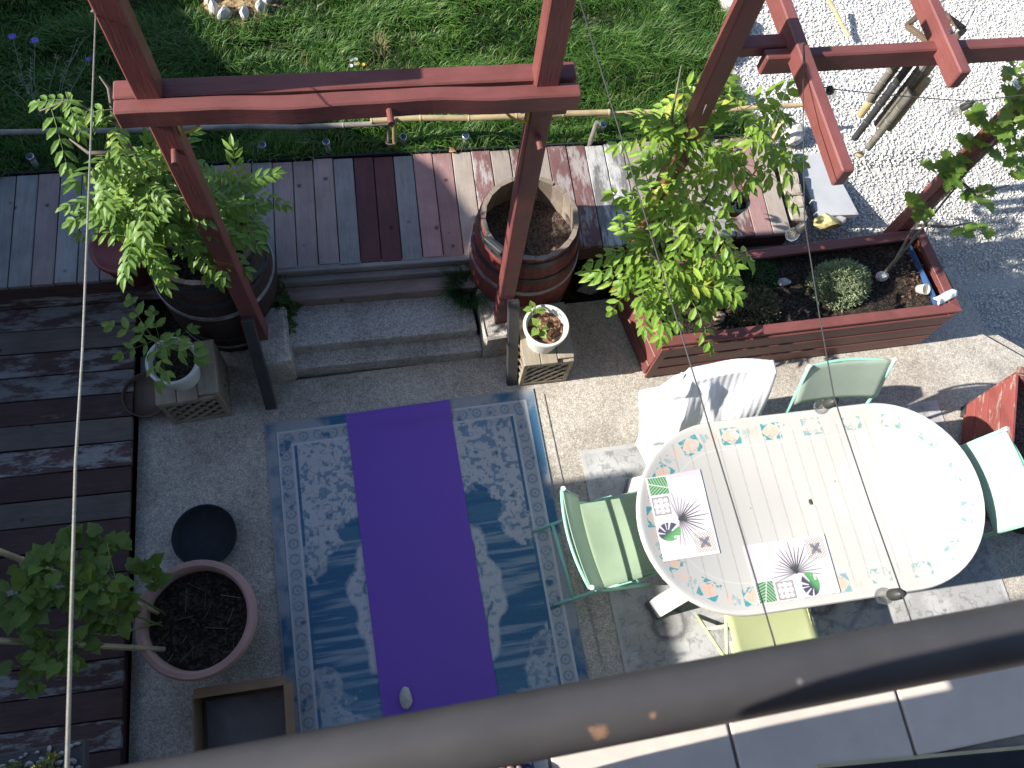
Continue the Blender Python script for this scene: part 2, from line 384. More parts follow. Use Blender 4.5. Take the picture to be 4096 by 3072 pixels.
tr_ = n_.new('ShaderNodeBsdfTransparent'); gl_ = n_.new('ShaderNodeBsdfGlossy'); gl_.inputs['Roughness'].default_value = .03
fr_ = n_.new('ShaderNodeLayerWeight'); fr_.inputs['Blend'].default_value = .35
mr_ = n_.new('ShaderNodeMapRange'); mr_.inputs['To Min'].default_value = .10; mr_.inputs['To Max'].default_value = .75; l_.new(fr_.outputs['Facing'], mr_.inputs[0])
ms_ = n_.new('ShaderNodeMixShader'); l_.new(mr_.outputs[0], ms_.inputs[0]); l_.new(tr_.outputs[0], ms_.inputs[1]); l_.new(gl_.outputs[0], ms_.inputs[2])
df_ = n_.new('ShaderNodeBsdfTranslucent'); df_.inputs['Color'].default_value = (.8,.8,.78,1)
m3_ = n_.new('ShaderNodeMixShader'); m3_.inputs[0].default_value = .16; l_.new(ms_.outputs[0], m3_.inputs[1]); l_.new(df_.outputs[0], m3_.inputs[2])
l_.new(m3_.outputs[0], n_['Material Output'].inputs['Surface'])
FROST, n_, l_, p_ = nodes('hazy_clear_plastic')
p_.inputs['Base Color'].default_value = (.85,.83,.75,1); p_.inputs['Roughness'].default_value = .3; p_.inputs['Alpha'].default_value = .45
SKIN = mat_plain('skin', (.52,.28,.22), .5, c2=(.46,.24,.18), scale=30)
NAVY = mat_plain('navy_cloth', (.035,.04,.09), .85, scale=20)
SHIRT = mat_plain('grey_shirt', (.2,.2,.22), .9, scale=20)
STRAP = mat_plain('blue_strap', (.03,.06,.22), .6); CYAN = mat_plain('cyan_stripe', (.1,.45,.5), .6)
HAIR = mat_plain('brown_hair', (.05,.03,.02), .6)
PANEL, n_, l_, p_ = nodes('solar_panel'); p_.inputs['Base Color'].default_value = (.02,.03,.07,1); p_.inputs['Roughness'].default_value = .12

# ------------------------------------------------------------------ ground and large structure
TL = math.radians(-2.4)                       # the garden terrace is turned a little against the paving
def terr(x, y, z=0): return V((x*math.cos(TL) - y*math.sin(TL), .797 + x*math.sin(TL) + y*math.cos(TL), z))

structure(obj('ground', MB().prism([(-60,-60),(60,-60),(60,60),(-60,60)], -1.2, -.70), SOIL))
structure(obj('patio', MB().prism([(-.70,.10),(-.79,-1.8),(-.9,-6.0),(7.0,-6.0),(7.0,-2.02),(4.86,-.235),(4.62,-.02),(4.56,.26),(4.5,.52),(1.28,.545),(1.28,.25),(.12,.25),(.10,.50),(-.68,.52)], -.60, 0), CONC))
structure(obj('kerb_strip', MB().prism([(4.628,-.015),(4.868,-.23),(7.01,-2.01),(7.01,-1.86),(4.93,-.17),(4.70,.03),(4.66,.50),(4.57,.50)], -.50, -.045), CONC))
# exposed aggregate joint lines: narrow strips of mortar let into the slab
js = MB()
js.beam((1.6568,-0.0423,0.0030), (1.6888,-1.6214,0.0030), .006, .004); js.beam((1.8927,-1.1741,0.0030), (1.9298,-2.1584,0.0030), .012, .004)
structure(obj('paving_joint', js, mat_plain('pale_mortar', (.40,.365,.32), .95, c2=(.22,.2,.18), scale=30)))
# planting trench between patio and terrace
structure(obj('garden_bed', MB().prism([(-3,.3),(4.5,.3),(4.5,.95),(-3,1.0)], -.65, -.10), SOIL))
# steps
for poly, zt in (([(.10,.275),(1.32,.245),(1.32,.36),(.12,.39)], .112), ([(.12,.372),(1.30,.340),(1.29,.665),(.14,.675)], .215)):
    structure(obj('concrete_step', MB().prism(poly, -.2, zt), CONCS, bevel=.012, seg=2))
for nm, mb, mt in (('step_board', MB().beam(terr(.10,-.118,.255), terr(1.36,-.118,.255), .090, .085), STEPWOOD2),
                   ('step_board', MB().beam(terr(.10,-.052,.30), terr(1.36,-.052,.30), .040, .10), STEPWOOD),
                   ('step_board', MB().beam(terr(.02,-.008,.366), terr(1.40,-.008,.366), .046, .062), STEPWOOD)):
    structure(obj(nm, mb, mt, bevel=.005))
# cheek blocks beside the steps
for nm, c, d, lab, sd in (('stone_block', (1.3988,0.4005,0.1500), (.15,.33,.32), 'pale rough stone block beside the steps under the right red post', 3),
                          ('stone_block', (0.1298,0.4196,0.1400), (.16,.34,.30), 'rough grey stone block beside the steps under the left red post', 4)):
    b = MB().box((0,0,0), d); o = obj(nm, b, CONC, loc=(c[0], c[1], .15), bevel=.02, seg=2)
    rr = random.Random(sd)
    for v in o.data.vertices: v.co += V((rr.uniform(-1,1), rr.uniform(-1,1), rr.uniform(-1,1)))*.008
    tag(o, lab, 'stone block', 'stone blocks beside the steps')

# upper terrace of boards: every board its own piece
deck = bpy.data.objects.new('terrace', None); COL.objects.link(deck); structure(deck)
g,pg,pk,mr,rp,wp,tn = D_GREY,D_PINKGREY,D_PINK,D_MAROON,D_REDPEEL,D_WHITEPEEL,D_TAN
seq = {0:mr,1:mr,2:g,3:pk,4:pk,5:tn,6:rp,7:tn,8:rp,9:tn,10:rp,11:rp,12:wp,13:wp,14:tn,15:tn,16:pk,17:tn,18:g,19:rp,20:pk,21:tn,
       -1:g,-2:pg,-3:pg,-4:pg,-5:g,-6:pg,-7:pg,-8:g,-9:pg}
pm = {}
PW = .1205
for k in range(-24, 22):
    mt = seq.get(k, g if k % 3 else pg)
    if mt.name not in pm:
        pm[mt.name] = mesh_of('terrace_board', MB().box((0,0,0), (PW-.0055, .725, .03)), mt, bevel=.003)
    x = .672 + PW*(k+.5)
    o = link('board', pm[mt.name], deck, terr(x, .3625 + rng.uniform(-.006,.004), .386 + rng.uniform(-.003,.003)), (rng.uniform(-.004,.004), rng.uniform(-.008,.008), TL + rng.uniform(-.003,.003)))
structure(obj('terrace_frame', MB().beam(terr(-2.3,.03,.30), terr(3.33,.03,.30), .04, .14).beam(terr(-2.3,.70,.30), terr(3.33,.70,.30), .04, .14).beam(terr(-2.3,.36,.26), terr(3.33,.36,.26), .60, .10), L_DARK))
structure(obj('lawn_edging', MB().beam(terr(-3.0,.738,.36), terr(3.34,.738,.36), .010, .10), BLACKP))
# lower terrace: dark flaking planks
low = bpy.data.objects.new('lower_terrace', None); COL.objects.link(low); structure(low)
lseq = [L_PEEL,L_WHITE,L_BROWN,L_PEEL,L_WHITE,L_DARK,L_BROWN,L_PEEL,L_DARK,L_BROWN,L_DARK,L_DARK,L_PEEL,L_DARK,L_DARK,L_PEEL]
lm = {}
for i in range(24):
    mt = lseq[i] if i < len(lseq) else (L_DARK, L_PEEL)[i % 2]
    if mt.name not in lm: lm[mt.name] = mesh_of('lower_plank', MB().box((-1.2,0,0), (2.4, .138, .03)), mt, bevel=.003)
    y = .71 - .145*i; xr = -.69 - .05*(.138-y)
    if i == 0:
        [link('plank', lm[m_], low, (-.10, .838, z_), (math.radians(86), 0, TL)) for m_, z_ in ((mt.name,.30),(mt.name,.158))]; continue
    link('plank', lm[mt.name], low, (xr, y + .205, .085 + rng.uniform(-.002,.003)), (rng.uniform(-.006,.006), rng.uniform(-.002,.002), TL + rng.uniform(-.003,.003)))
structure(obj('lower_terrace_frame', MB().prism([(-3.2,.84),(-.72,.76),(-.83,-2.7),(-3.2,-2.6)], -.3, .066), L_DARK))

# lawn
LZ = .36
structure(obj('lawn', MB().prism([(-6,1.50+.26),(-3.0,1.675),(3.36,1.405),(3.30,1.7),(3.20,1.95),(3.38,2.35),(3.62,3.2),(4.3,6.0),(-6,6.0)], -.6, LZ), mat_plain('lawn_earth', (.035,.05,.015), .95, c2=(.025,.028,.012), scale=9)))
def in_lawn(x, y):
    yb = 1.545 - .0425*x
    xr = np.interp(y, [1.4,1.7,1.95,2.35,3.2,6.0], [3.36,3.30,3.20,3.38,3.62,4.3])
    ring = ((x-.12)**2/.30**2 + (y-2.92)**2/.26**2) > 1
    return (y > yb) & (x < xr) & ring
nb = 190000
gx = NR.uniform(-2.3, 3.7, nb); gy = NR.uniform(1.4, 3.75, nb)
cl = fbm(256, 256, 14, 4, 5); ci = (np.clip((gy-1.4)/2.35,0,.999)*256).astype(int); cj = (np.clip((gx+2.3)/6.0,0,.999)*256).astype(int)
den = cl[ci, cj]; keep = in_lawn(gx, gy) & (NR.random(nb) < .35 + 1.1*den)
gx, gy, den = gx[keep], gy[keep], den[keep]; nb = len(gx)
hgt = (.028 + .105*sstep(den, .25, .75))*NR.uniform(.5, 1.35, nb)
az = NR.uniform(0, 2*np.pi, nb) ; cl2 = fbm(256,256,9,3,9)[ci[keep], cj[keep]]*12
az = np.where(NR.random(nb) < .55, cl2, az)
lean = NR.uniform(.25, 1.25, nb); wd = NR.uniform(.0016, .0034, nb)
dx, dy = np.cos(az), np.sin(az); px_, py_ = -dy*wd, dx*wd
base = np.stack([gx, gy, np.full(nb, LZ)], 1); sd = np.stack([px_, py_, np.zeros(nb)], 1)
mid = base + np.stack([dx*hgt*lean*.3, dy*hgt*lean*.3, hgt*.6], 1); tip = base + np.stack([dx*hgt*lean, dy*hgt*lean, hgt*(1-.28*lean)], 1)
gv = np.stack([base-sd, base+sd, mid-sd*.8, mid+sd*.8, tip], 1).reshape(-1, 3)
b0 = (np.arange(nb)*5)[:, None]
gt = np.stack([b0+[0,1,3], b0+[0,3,2], b0+[2,3,4]], 1).reshape(-1, 3)
tag(link('grass', fast('grass', gv, gt, GRASS)), 'green lawn grass with dry yellowish patches', kind='stuff')
# a few dry tufts
def blades(n, cx, cy, z, r, h, leanmax, w=.002, seed=1):
    q = np.random.default_rng(seed); a = q.uniform(0, 2*np.pi, n); rr = r*np.sqrt(q.random(n))*.45
    x = cx+np.cos(a)*rr; y = cy+np.sin(a)*rr; a2 = a + q.normal(0,.6,n); H = h*q.uniform(.5,1.1,n); L = leanmax*q.uniform(.2,1,n)
    d = np.stack([np.cos(a2), np.sin(a2), np.zeros(n)], 1); s_ = np.stack([-d[:,1]*w, d[:,0]*w, np.zeros(n)], 1)
    B = np.stack([x, y, np.full(n, z)], 1); Mi = B + d*(H*L*.35)[:,None] + np.array([0,0,1])*(H*.65)[:,None]
    T = B + d*(H*L)[:,None] + np.array([0,0,1])*(H*(1-.35*L))[:,None]
    v = np.stack([B-s_, B+s_, Mi-s_*.8, Mi+s_*.8, T], 1).reshape(-1,3); i0 = (np.arange(n)*5)[:,None]
    return v, np.stack([i0+[0,1,3], i0+[0,3,2], i0+[2,3,4]], 1).reshape(-1,3)
def joinarr(lst):
    vs, ts, o = [], [], 0
    for v, t in lst: vs.append(v); ts.append(t+o); o += len(v)
    return np.concatenate(vs), np.concatenate(ts)
STRAW = mat_island('straw_blades', [(0,(.14,.13,.05)),(.6,(.26,.23,.11)),(1,(.4,.36,.2))], .7, .2, trans=.2)
tl = [blades(90, .95+NR.uniform(-.02,.02), 2.32, LZ, .10, .13, 1, .0014, 3)]
for i in range(26):
    x, y = ((NR.uniform(1.0,2.6), NR.uniform(1.66,2.1)) if i < 18 else (NR.uniform(.2,1.2), NR.uniform(1.7,2.2)))
    tl.append(blades(16, x, y, LZ, .16, NR.uniform(.10,.19), .7, .0011, 10+i))
tag(link('dry_grass', fast('dry_grass', *joinarr(tl), STRAW)), 'pale dry grass stalks standing in the lawn', kind='stuff')

# gravel: a sheet falling towards the front, covered with chips
def gz(x, y): return np.interp(y, [-2.5,-.1,.4,.8,1.2,1.6,8], [-.50,-.46,-.26,.08,.28,.33,.36])
xs = np.linspace(2.5, 9, 40); ys = np.linspace(-3, 6, 60); gm = MB()
vs = [(x, y, float(gz(x, y))) for y in ys for x in xs]; fs = [(j*40+i, j*40+i+1, j*40+41+i, j*40+40+i) for j in range(59) for i in range(39)]
gm.add(vs, fs); structure(obj('gravel_bed', gm, mat_plain('gravel_base', (.50,.49,.465), .95, c2=(.36,.35,.33), scale=70)))
def in_gravel(x, y):
    xl = np.interp(y, [-.9,-.1,.02,.56,.62,.75,1.36,1.7,1.95,2.35,3.2,6.0], [5.6,4.83,4.70,4.62,4.2,3.47,3.40,3.34,3.24,3.42,3.66,4.34])
    return x > xl
nc = 68000; cx = NR.uniform(3.2, 6.3, nc); cy = NR.uniform(-.95, 3.3, nc); k = in_gravel(cx, cy) & (cx < 4.6 + .75*np.abs(cy+.4)); k = in_gravel(cx, cy) & (cx < 6.2); cx, cy = cx[k], cy[k]; nc = len(cx)
cs = NR.uniform(.0045, .0095, nc); cub = np.array([[-1,-1,-1],[1,-1,-1],[-1,1,-1],[1,1,-1],[-1,-1,1],[1,-1,1],[-1,1,1],[1,1,1]], float)
qv = cub[None]*NR.uniform(.55, 1.0, (nc,8,3)); qv *= (cs[:,None]*np.stack([np.full(nc,1.2), NR.uniform(.6,1,nc), NR.uniform(.4,.75,nc)],1))[:,None,:]
e1, e2, e3 = NR.uniform(0,6.283,nc), NR.normal(0,.45,nc), NR.normal(0,.45,nc)
def rotz(v,a): c,s=np.cos(a)[:,None],np.sin(a)[:,None]; return np.stack([v[...,0]*c-v[...,1]*s, v[...,0]*s+v[...,1]*c, v[...,2]],-1)
def rotx(v,a): c,s=np.cos(a)[:,None],np.sin(a)[:,None]; return np.stack([v[...,0], v[...,1]*c-v[...,2]*s, v[...,1]*s+v[...,2]*c],-1)
def roty(v,a): c,s=np.cos(a)[:,None],np.sin(a)[:,None]; return np.stack([v[...,0]*c+v[...,2]*s, v[...,1], -v[...,0]*s+v[...,2]*c],-1)
qv = rotz(roty(rotx(qv,e2),e3),e1) + np.stack([cx, cy, gz(cx,cy)+NR.uniform(.0,.008,nc)],1)[:,None,:]
ct = np.array([[0,2,3],[0,3,1],[4,5,7],[4,7,6],[0,1,5],[0,5,4],[2,6,7],[2,7,3],[0,4,6],[0,6,2],[1,3,7],[1,7,5]])
tag(link('gravel', fast('gravel', qv.reshape(-1,3), ((np.arange(nc)*8)[:,None,None]+ct[None]).reshape(-1,3), CHIP)), 'loose white limestone gravel chips', kind='stuff')

# added unseen wing outlined to cast the terrace shade, the house with the balcony
blocker = thing('shade_block', 'added unseen wing left of the terrace with a gabled tile roof', 'building', (-3.5,0,0))
prof = [(-.60,3.30),(.0,3.26),(.45,3.42),(.95,3.56),(1.35,3.44),(1.55,3.30),(2.05,2.78),(2.42,2.62),(2.85,2.46),(3.6,2.2),(5.5,1.6)]
wm = MB(); n0 = len(prof)
py = [(y, -.7) for y in (prof[0][0], prof[-1][0])]
ring = [(0, prof[0][0], -.7)] + [(0, y, z-.08) for y, z in prof] + [(0, prof[-1][0], -.7)]
vv = ring + [(-5, y, z) for _, y, z in ring]; nr = len(ring)
wm.add(vv, [tuple(range(nr)), tuple(range(2*nr-1, nr-1, -1))] + [(i, (i+1)%nr, nr+(i+1)%nr, nr+i) for i in range(nr)])
obj('wall', wm, WALLM, blocker)
rm = MB()
for (y0,z0),(y1,z1) in zip(prof[:-1], prof[1:]):
    rm.add([(.03,y0,z0-.07),(.03,y1,z1-.07),(-5,y1,z1-.07),(-5,y0,z0-.07),(.03,y0,z0),(.03,y1,z1),(-5,y1,z1),(-5,y0,z0)], [(0,1,2,3),(4,5,6,7),(0,1,5,4),(2,3,7,6)])
obj('roof', rm, ROOFM, blocker)
main = thing('shade_block', 'added unseen flat topped block shading the lower terrace and paving', 'building', (-3.5,-.62,0))  # second unseen block, its height set to cast shade over the paving
obj('wall', MB().box((-2.5,-2.55,1.4), (5,5.12,4.38)), WALLM, main); obj('roof', MB().box((-2.5,-2.55,3.605), (5.06,5.16,.07)), ROOFM, main)
house = thing('house', 'rendered house wall behind the balcony', 'building', (1,-3.1,0))
obj('wall', MB().box((1.2,-2,2.9), (7.4,4,7.2)), WALLM, house)

# ------------------------------------------------------------------ balcony
FZ = 3.12
bal = bpy.data.objects.new('balcony_floor', None); COL.objects.link(bal); structure(bal)
obj('slab', MB().box((1.2,-2.42,FZ-.12), (7.2,1.36,.22)), WALLM, bal)
tm = mesh_of('floor_tile', MB().box((0,0,0), (.339,.184,.012)), TILE, bevel=.004, seg=2)
tm2 = mesh_of('floor_tile_inner', MB().box((0,0,0), (.339,.339,.012)), TILE, bevel=.004, seg=2)
for i in range(-6, 9):
    x = 1.283 + .346*(i+.5)
    link('tile', tm, bal, (x, -1.8385, FZ + rng.uniform(-.0008,.0008)))
    for j in range(3): link('tile', tm2, bal, (x, -2.150-.346*j, FZ + rng.uniform(-.0008,.0008)))
obj('grout_bed', MB().box((1.2,-2.425,FZ-.008), (7.1,1.35,.008)), GROUT, bal)
rail = thing('balcony_railing', 'thick dark grey painted metal handrail with chipped rusty spots', 'railing', (0,-1.711,4.10))
hr = MB().tube([(-2.2+.1*i, 0, 0) for i in range(62)], .0255, 32); o = obj('handrail', hr, RAILM, rail, smooth=True)
rm_ = RAILM.copy(); rm_.name = 'rail_paint_chipped'; nt = rm_.node_tree; nn, ll = nt.nodes, nt.links; pb = nn['Principled BSDF']
tc = nn.new('ShaderNodeTexCoord'); old = pb.inputs['Base Color'].links[0].from_socket
for (px, py, pz, r) in ((.858,-.013,.0215,.005),(.852,-.010,.0232,.003),(.90,-.008,.0240,.0022),(1.02,-.004,.0252,.0007)):
    dd = nn.new('ShaderNodeVectorMath'); dd.operation = 'DISTANCE'; dd.inputs[1].default_value = (px, py, pz)
    nz = nn.new('ShaderNodeTexNoise'); nz.inputs['Scale'].default_value = 300; ll.new(tc.outputs['Object'], nz.inputs['Vector'])
    vm = nn.new('ShaderNodeVectorMath'); vm.operation = 'MULTIPLY_ADD'; ll.new(nz.outputs['Color'], vm.inputs[0]); vm.inputs[1].default_value = (r,r,r); ll.new(tc.outputs['Object'], vm.inputs[2])
    sb = nn.new('ShaderNodeVectorMath'); sb.operation = 'SUBTRACT'; ll.new(vm.outputs[0], sb.inputs[0]); sb.inputs[1].default_value = (r/2,r/2,r/2)
    ll.new(sb.outputs[0], dd.inputs[0]); f = ramp(nn, ll, dd.outputs['Value'], [(r*.7, (1,1,1)), (r*1.05, (0,0,0))])
    pale = (.26,.15,.09) if r > .002 else (.16,.15,.15)
    old = mix(nn, ll, f, old, pale)
ll.new(old, pb.inputs['Base Color']); o.data.materials[0] = rm_
bl = mesh_of('baluster', MB().tube([(0,0,-.02),(0,0,-.97)], .006, 8), RAILM)
for i in range(-11, 38): link('baluster', bl, rail, (.11*i+.03, -.003, 0))
mat_ = thing('doormat', 'dark red doormat with black rubber border on the balcony tiles', 'doormat', (1.968,-2.176,FZ+.006), math.radians(-5.5))
obj('rubber_border', MB().box((0,0,.004), (1.12,.42,.008)), BLACKP, mat_, bevel=.003)
obj('red_pile', MB().box((.10,-.002,.0095), (.84,.345,.004)), mat_plain('red_pile', (.10,.02,.02), .95, scale=200, bumpy=.4), mat_)
obj('lit_edge', MB().beam((-.56,.212,.003), (.56,.212,.003), .006, .006), mat_plain('lit_edge', (.5,.42,.25), .8), mat_)  # pale yellow strip colours in the sunlit line along the mat's front

# the person whose toes show below the rail
per = thing('person', 'person in sandals with blue straps standing behind the handrail, only toes in view', 'person', (0,0,0))
def skin_mesh(name, verts, edges, radii, mat, parent, root=0, sub=1):
    me = bpy.data.meshes.new(name); me.from_pydata(verts, edges, []); o = bpy.data.objects.new(name, me); COL.objects.link(o)
    md = o.modifiers.new('skin', 'SKIN'); md.use_smooth_shade = True
    for i, r in enumerate(radii): me.skin_vertices[0].data[i].radius = (r, r) if not isinstance(r, tuple) else r
    me.skin_vertices[0].data[root].use_root = True
    sd_ = o.modifiers.new('sub', 'SUBSURF'); sd_.levels = sub; sd_.render_levels = sub
    me.materials.append(mat); o.parent = parent; return o
F = FZ + .012
bv = [(.77,-1.92,4.03),(.77,-1.905,4.22),(.77,-1.862,4.40),(.77,-1.97,4.58),(.77,-1.98,4.66),(.77,-1.95,4.74),(.77,-1.965,4.86),
      (.86,-1.94,3.98),(.87,-1.905,3.58),(.865,-1.915,3.22),(.862,-1.875,3.165),
      (.67,-1.94,3.98),(.66,-1.905,3.58),(.655,-1.92,3.22),(.65,-1.89,3.165),
      (.96,-1.99,4.55),(1.0,-1.79,4.40),(.86,-1.765,4.66),(.80,-1.745,4.76),
      (.58,-1.99,4.55),(.54,-1.752,4.38),(.63,-1.735,4.60),(.69,-1.725,4.75)]
be = [(0,1),(1,2),(2,3),(3,4),(4,5),(5,6),(0,7),(7,8),(8,9),(9,10),(0,11),(11,12),(12,13),(13,14),(3,15),(15,16),(16,17),(17,18),(3,19),(19,20),(20,21),(21,22)]
br = [.14,.125,.14,.09,.055,.08,.085,.085,.055,.038,.032,.085,.055,.038,.032,.06,.042,.033,.026,.06,.042,.033,.026]
skin_mesh('body', bv, be, br, SKIN, per)
skin_mesh('shirt', [bv[i] for i in (0,1,2,3,15,16,19,20)], [(0,1),(1,2),(2,3),(3,4),(4,5),(3,6),(6,7)], [.155,.155,.16,.11,.075,.055,.075,.055], SHIRT, per, 0)
skin_mesh('trousers', [bv[0],bv[7],(.867,-1.92,3.60),(.865,-1.925,3.25),bv[11],(.662,-1.92,3.60),(.657,-1.925,3.25)], [(0,1),(1,2),(2,3),(0,4),(4,5),(5,6)], [.16,.125,.105,.09,.125,.105,.09], NAVY, per, 0)
skin_mesh('hair', [(.77,-2.0,4.79),(.77,-2.0,4.90)], [(0,1)], [.09,.08], HAIR, per, 0)
for fx, fy in ((.858, -1.797), (.645, -1.815)):
    for q in range(5):
        tx = fx + (.028 - .0155*q)*(-1 if fx > .7 else 1); L = (.030,.027,.024,.021,.018)[q]; r = (.0115,.0085,.008,.0078,.0075)[q]
        ty = fy - (0,.002,.007,.013,.02)[q]
        tb = MB().tube([(tx, ty-.055, F+.032), (tx, ty-.025, F+.030), (tx, ty-.008, F+.024), (tx, ty, F+.022)], [r*.95, r, r, r*.55], 8)
        obj('toe', tb, SKIN, per, smooth=True)
    sl = MB().prism([(fx-.042,fy-.20),(fx+.042,fy-.20),(fx+.052,fy-.08),(fx+.047,fy-.01),(fx+.02,fy+.012),(fx-.025,fy+.012),(fx-.05,fy-.02),(fx-.052,fy-.09)], F-.004, F+.014)
    obj('sandal', sl, NAVY, per, bevel=.004)
    for k_, yy in enumerate((-.05,-.085)):
        sp = MB().tube([(fx-.052,fy+yy,F+.01),(fx-.035,fy+yy,F+.045),(fx,fy+yy+.004,F+.058),(fx+.035,fy+yy,F+.045),(fx+.052,fy+yy,F+.01)], .010, 8)
        obj('strap', sp, (STRAP, CYAN)[k_], per, smooth=True)

# ------------------------------------------------------------------ pergolas
pa = thing('pergola', 'dark red timber pergola frame with two posts astride the steps', 'pergola', (0,0,0))
A = (.06,.44); B = (1.44,.365)
def post(name, x, y, z0, z1, w, parent, ang=TL, label=None):
    R = Matrix.Rotation(ang, 3, 'Z')
    o = obj(name, MB().box((0,0,(z1-z0)/2), (w, w, z1-z0), R), REDZ, parent, (x, y, z0), bevel=.006)
    if label: o['label'] = label
    return o
post('post', *A, -.05, 2.93, .088, pa); post('post', *B, -.05, 2.93, .088, pa)
def timber(name, p0, p1, w, h, parent, mat=None, wav=0):
    p0 = V(p0); p1 = V(p1); d = p1-p0; L = d.length; c = (p0+p1)/2
    mb = MB()
    N = 30; vs = []
    for i in range(N+1):
        t = -L/2 + L*i/N; wv = wav*(math.sin(i*.42)+.4*math.sin(i*.95+1))
        for sx, sz in ((-1,-1),(1,-1),(1,1),(-1,1)): vs.append((t, sx*w/2 + (wv if sx < 0 else wv*.5), sz*h/2 + wv*.6))
    fs = [(0,1,2,3), tuple(4*N+q for q in (3,2,1,0))]
    for i in range(N):
        for q in range(4): a = 4*i+q; b = 4*i+(q+1)%4; fs.append((a, b, b+4, a+4))
    mb.add(vs, fs)
    return obj(name, mb, mat or RED, parent, c, (0, -math.asin(d.z/L), math.atan2(d.y, d.x)), bevel=.006)
ZB = 2.345
timber('beam', (-.06,A[1]-.062,ZB-.045), (1.56,B[1]-.062,ZB-.045), .060, .088, pa, wav=.004)
timber('beam', (-.06,A[1]+.012,ZB-.030), (1.56,B[1]+.022,ZB-.030), .078, .060, pa)
timber('beam', (-1.4,.68,2.66), (1.9,.545,2.66), .09, .10, pa)
for (x, y, z) in ((A[0]+.005,A[1]-.044,2.06),(B[0]-.0,B[1]-.044,2.05),(.865,.40-.09,2.30)):
    obj('peg', MB().tube([(x,y+.02,z),(x,y-.062,z)], .0125, 12), RED, pa)
obj('peg', MB().beam((B[0]+.04,B[1],2.155),(B[0]+.105,B[1],2.155), .03,.03), RED, pa)
# dark raking struts from the paving up to each post
for (x0,y0,x1,y1) in ((.045,.10,.045,.385),(1.476,.055,1.475,.31)):
    o = obj('strut', MB().beam((x0,y0,.0),(x1,y1,.62), .062, .045, up=(0,-1,.4)), STRUT, pa, bevel=.003)
    o['label'] = 'dark grey raking strut at the post foot'
# yellow scroll brackets under the beam
def scroll(x, y, z, sgn):
    pts = [(x + sgn*(.003), y, z-.13), (x + sgn*.004, y, z-.02)]
    m = MB().tube(pts, .0055, 8)
    arc = [(x + sgn*(.012 + .060*(1-math.cos(t))), y, z-.105 + .08*math.sin(t)) for t in [math.pi/2*i/8 for i in range(9)]]
    arc = [(x + sgn*(.01 + .105*i/10), y, z-.118 + .105*(i/10)**2.2) for i in range(11)]
    m.tube(arc, .0055, 8)
    curl = [(x + sgn*(.030 + (.018-.0012*i)*math.cos(.7*i)), y, z-.055 + (.018-.0012*i)*math.sin(.7*i)) for i in range(12)]
    m.tube(curl, .005, 8)
    o = obj('bracket', m, YEL, pa, smooth=True); o['label'] = 'small yellow scrolled iron bracket'
scroll(A[0]+.046, A[1]-.03, ZB-.09, 1); scroll(B[0]-.046, B[1]-.03, ZB-.09, -1)

pc = thing('pergola', 'light red pergola with open rafters over the gravel and the planter', 'pergola', (0,0,0))
C_ = (2.262,.585); Dp = (4.03,.61)
post('post', *C_, -.05, 2.75, .085, pc); post('post', *Dp, -.05, 2.3, .085, pc)
ZC = 2.2
timber('beam', (2.395,.515,ZC-.05), (4.9,.44,ZC-.05), .05, .10, pc)
timber('beam', (2.30,.585,ZC-.03), (2.50,.580,ZC-.03), .066, .06, pc)
for x, y0, y1 in ((2.525,-.10,1.7),(3.165,.30,1.9),(3.80,.22,1.9)):
    timber('rafter', (x,y0,ZC+.010), (x-.01,y1,ZC+.010), .052, .10, pc)
    obj('bolt', MB().lathe([(0,.006),(.008,.005),(.010,0)], 10, (x+.002,.50,ZC+.06)), STRUT, pc)

# ------------------------------------------------------------------ overhead wires and bulbs
def wire(name, pts, r, mat, lab, cat='cable', group=None):
    return tag(obj(name, MB().tube(pts, r, 8), mat, smooth=True), lab, cat, group)
wire('steel_cable', [(0.0175,0.4109,2.7200), (0.1365,-0.9004,3.1500), (0.1982,-1.2001,3.3500), (0.3390,-1.6793,3.7500), (0.3940,-1.7348,3.9000)], .0025, STEEL, 'pale steel tension cable running down the left edge from a zinc clamp', 'cable')
cl_ = thing('cable_clamp', 'zinc wire clamp and eye at the top end of the left cable', 'clamp', (0.0210,0.4115,2.7300))
obj('eye', MB().tube([(.018*math.cos(t)*.6, .018*math.sin(t)+.03, .003) for t in [2*math.pi*i/12 for i in range(13)]], .0035, 8), BRIGHT, cl_, smooth=True)
obj('body', MB().box((0,0,0), (.02,.018,.012)).tube([(-.014,-.004,0),(.022,-.004,0)], .0035, 8), BRIGHT, cl_, bevel=.002)
wire('light_cable', [(1.4672,0.3394,2.8000), (1.4970,-0.2263,2.7800), (1.5122,-1.0152,2.8200), (1.5107,-1.3833,2.8600), (1.4962,-1.6734,2.9200), (1.4889,-1.7434,2.9400)], .0022, CABLE, 'thin bare cable crossing over the left end of the white table', 'cable')
wire('light_cable', [(2.5265,0.5078,2.2600), (2.4003,0.1245,2.2800), (2.2136,-0.3578,2.3800), (2.1289,-0.7288,2.4300), (2.0667,-1.0229,2.4700), (2.0443,-1.3645,2.5200), (2.0181,-1.6118,2.5800), (1.9743,-1.7132,2.6600)], .0022, CABLE, 'string light cable with bulbs passing over the middle of the white table', 'cable')
wire('light_cable', [(2.5364,0.3960,2.1600), (2.6640,0.3720,2.1300), (2.9859,0.3285,2.1000), (3.2797,0.2738,2.1000), (3.4682,0.2393,2.1600), (3.6209,0.2267,2.2000)], .0022, CABLE, 'string light cable crossing in front of the bamboo wind chime', 'cable')
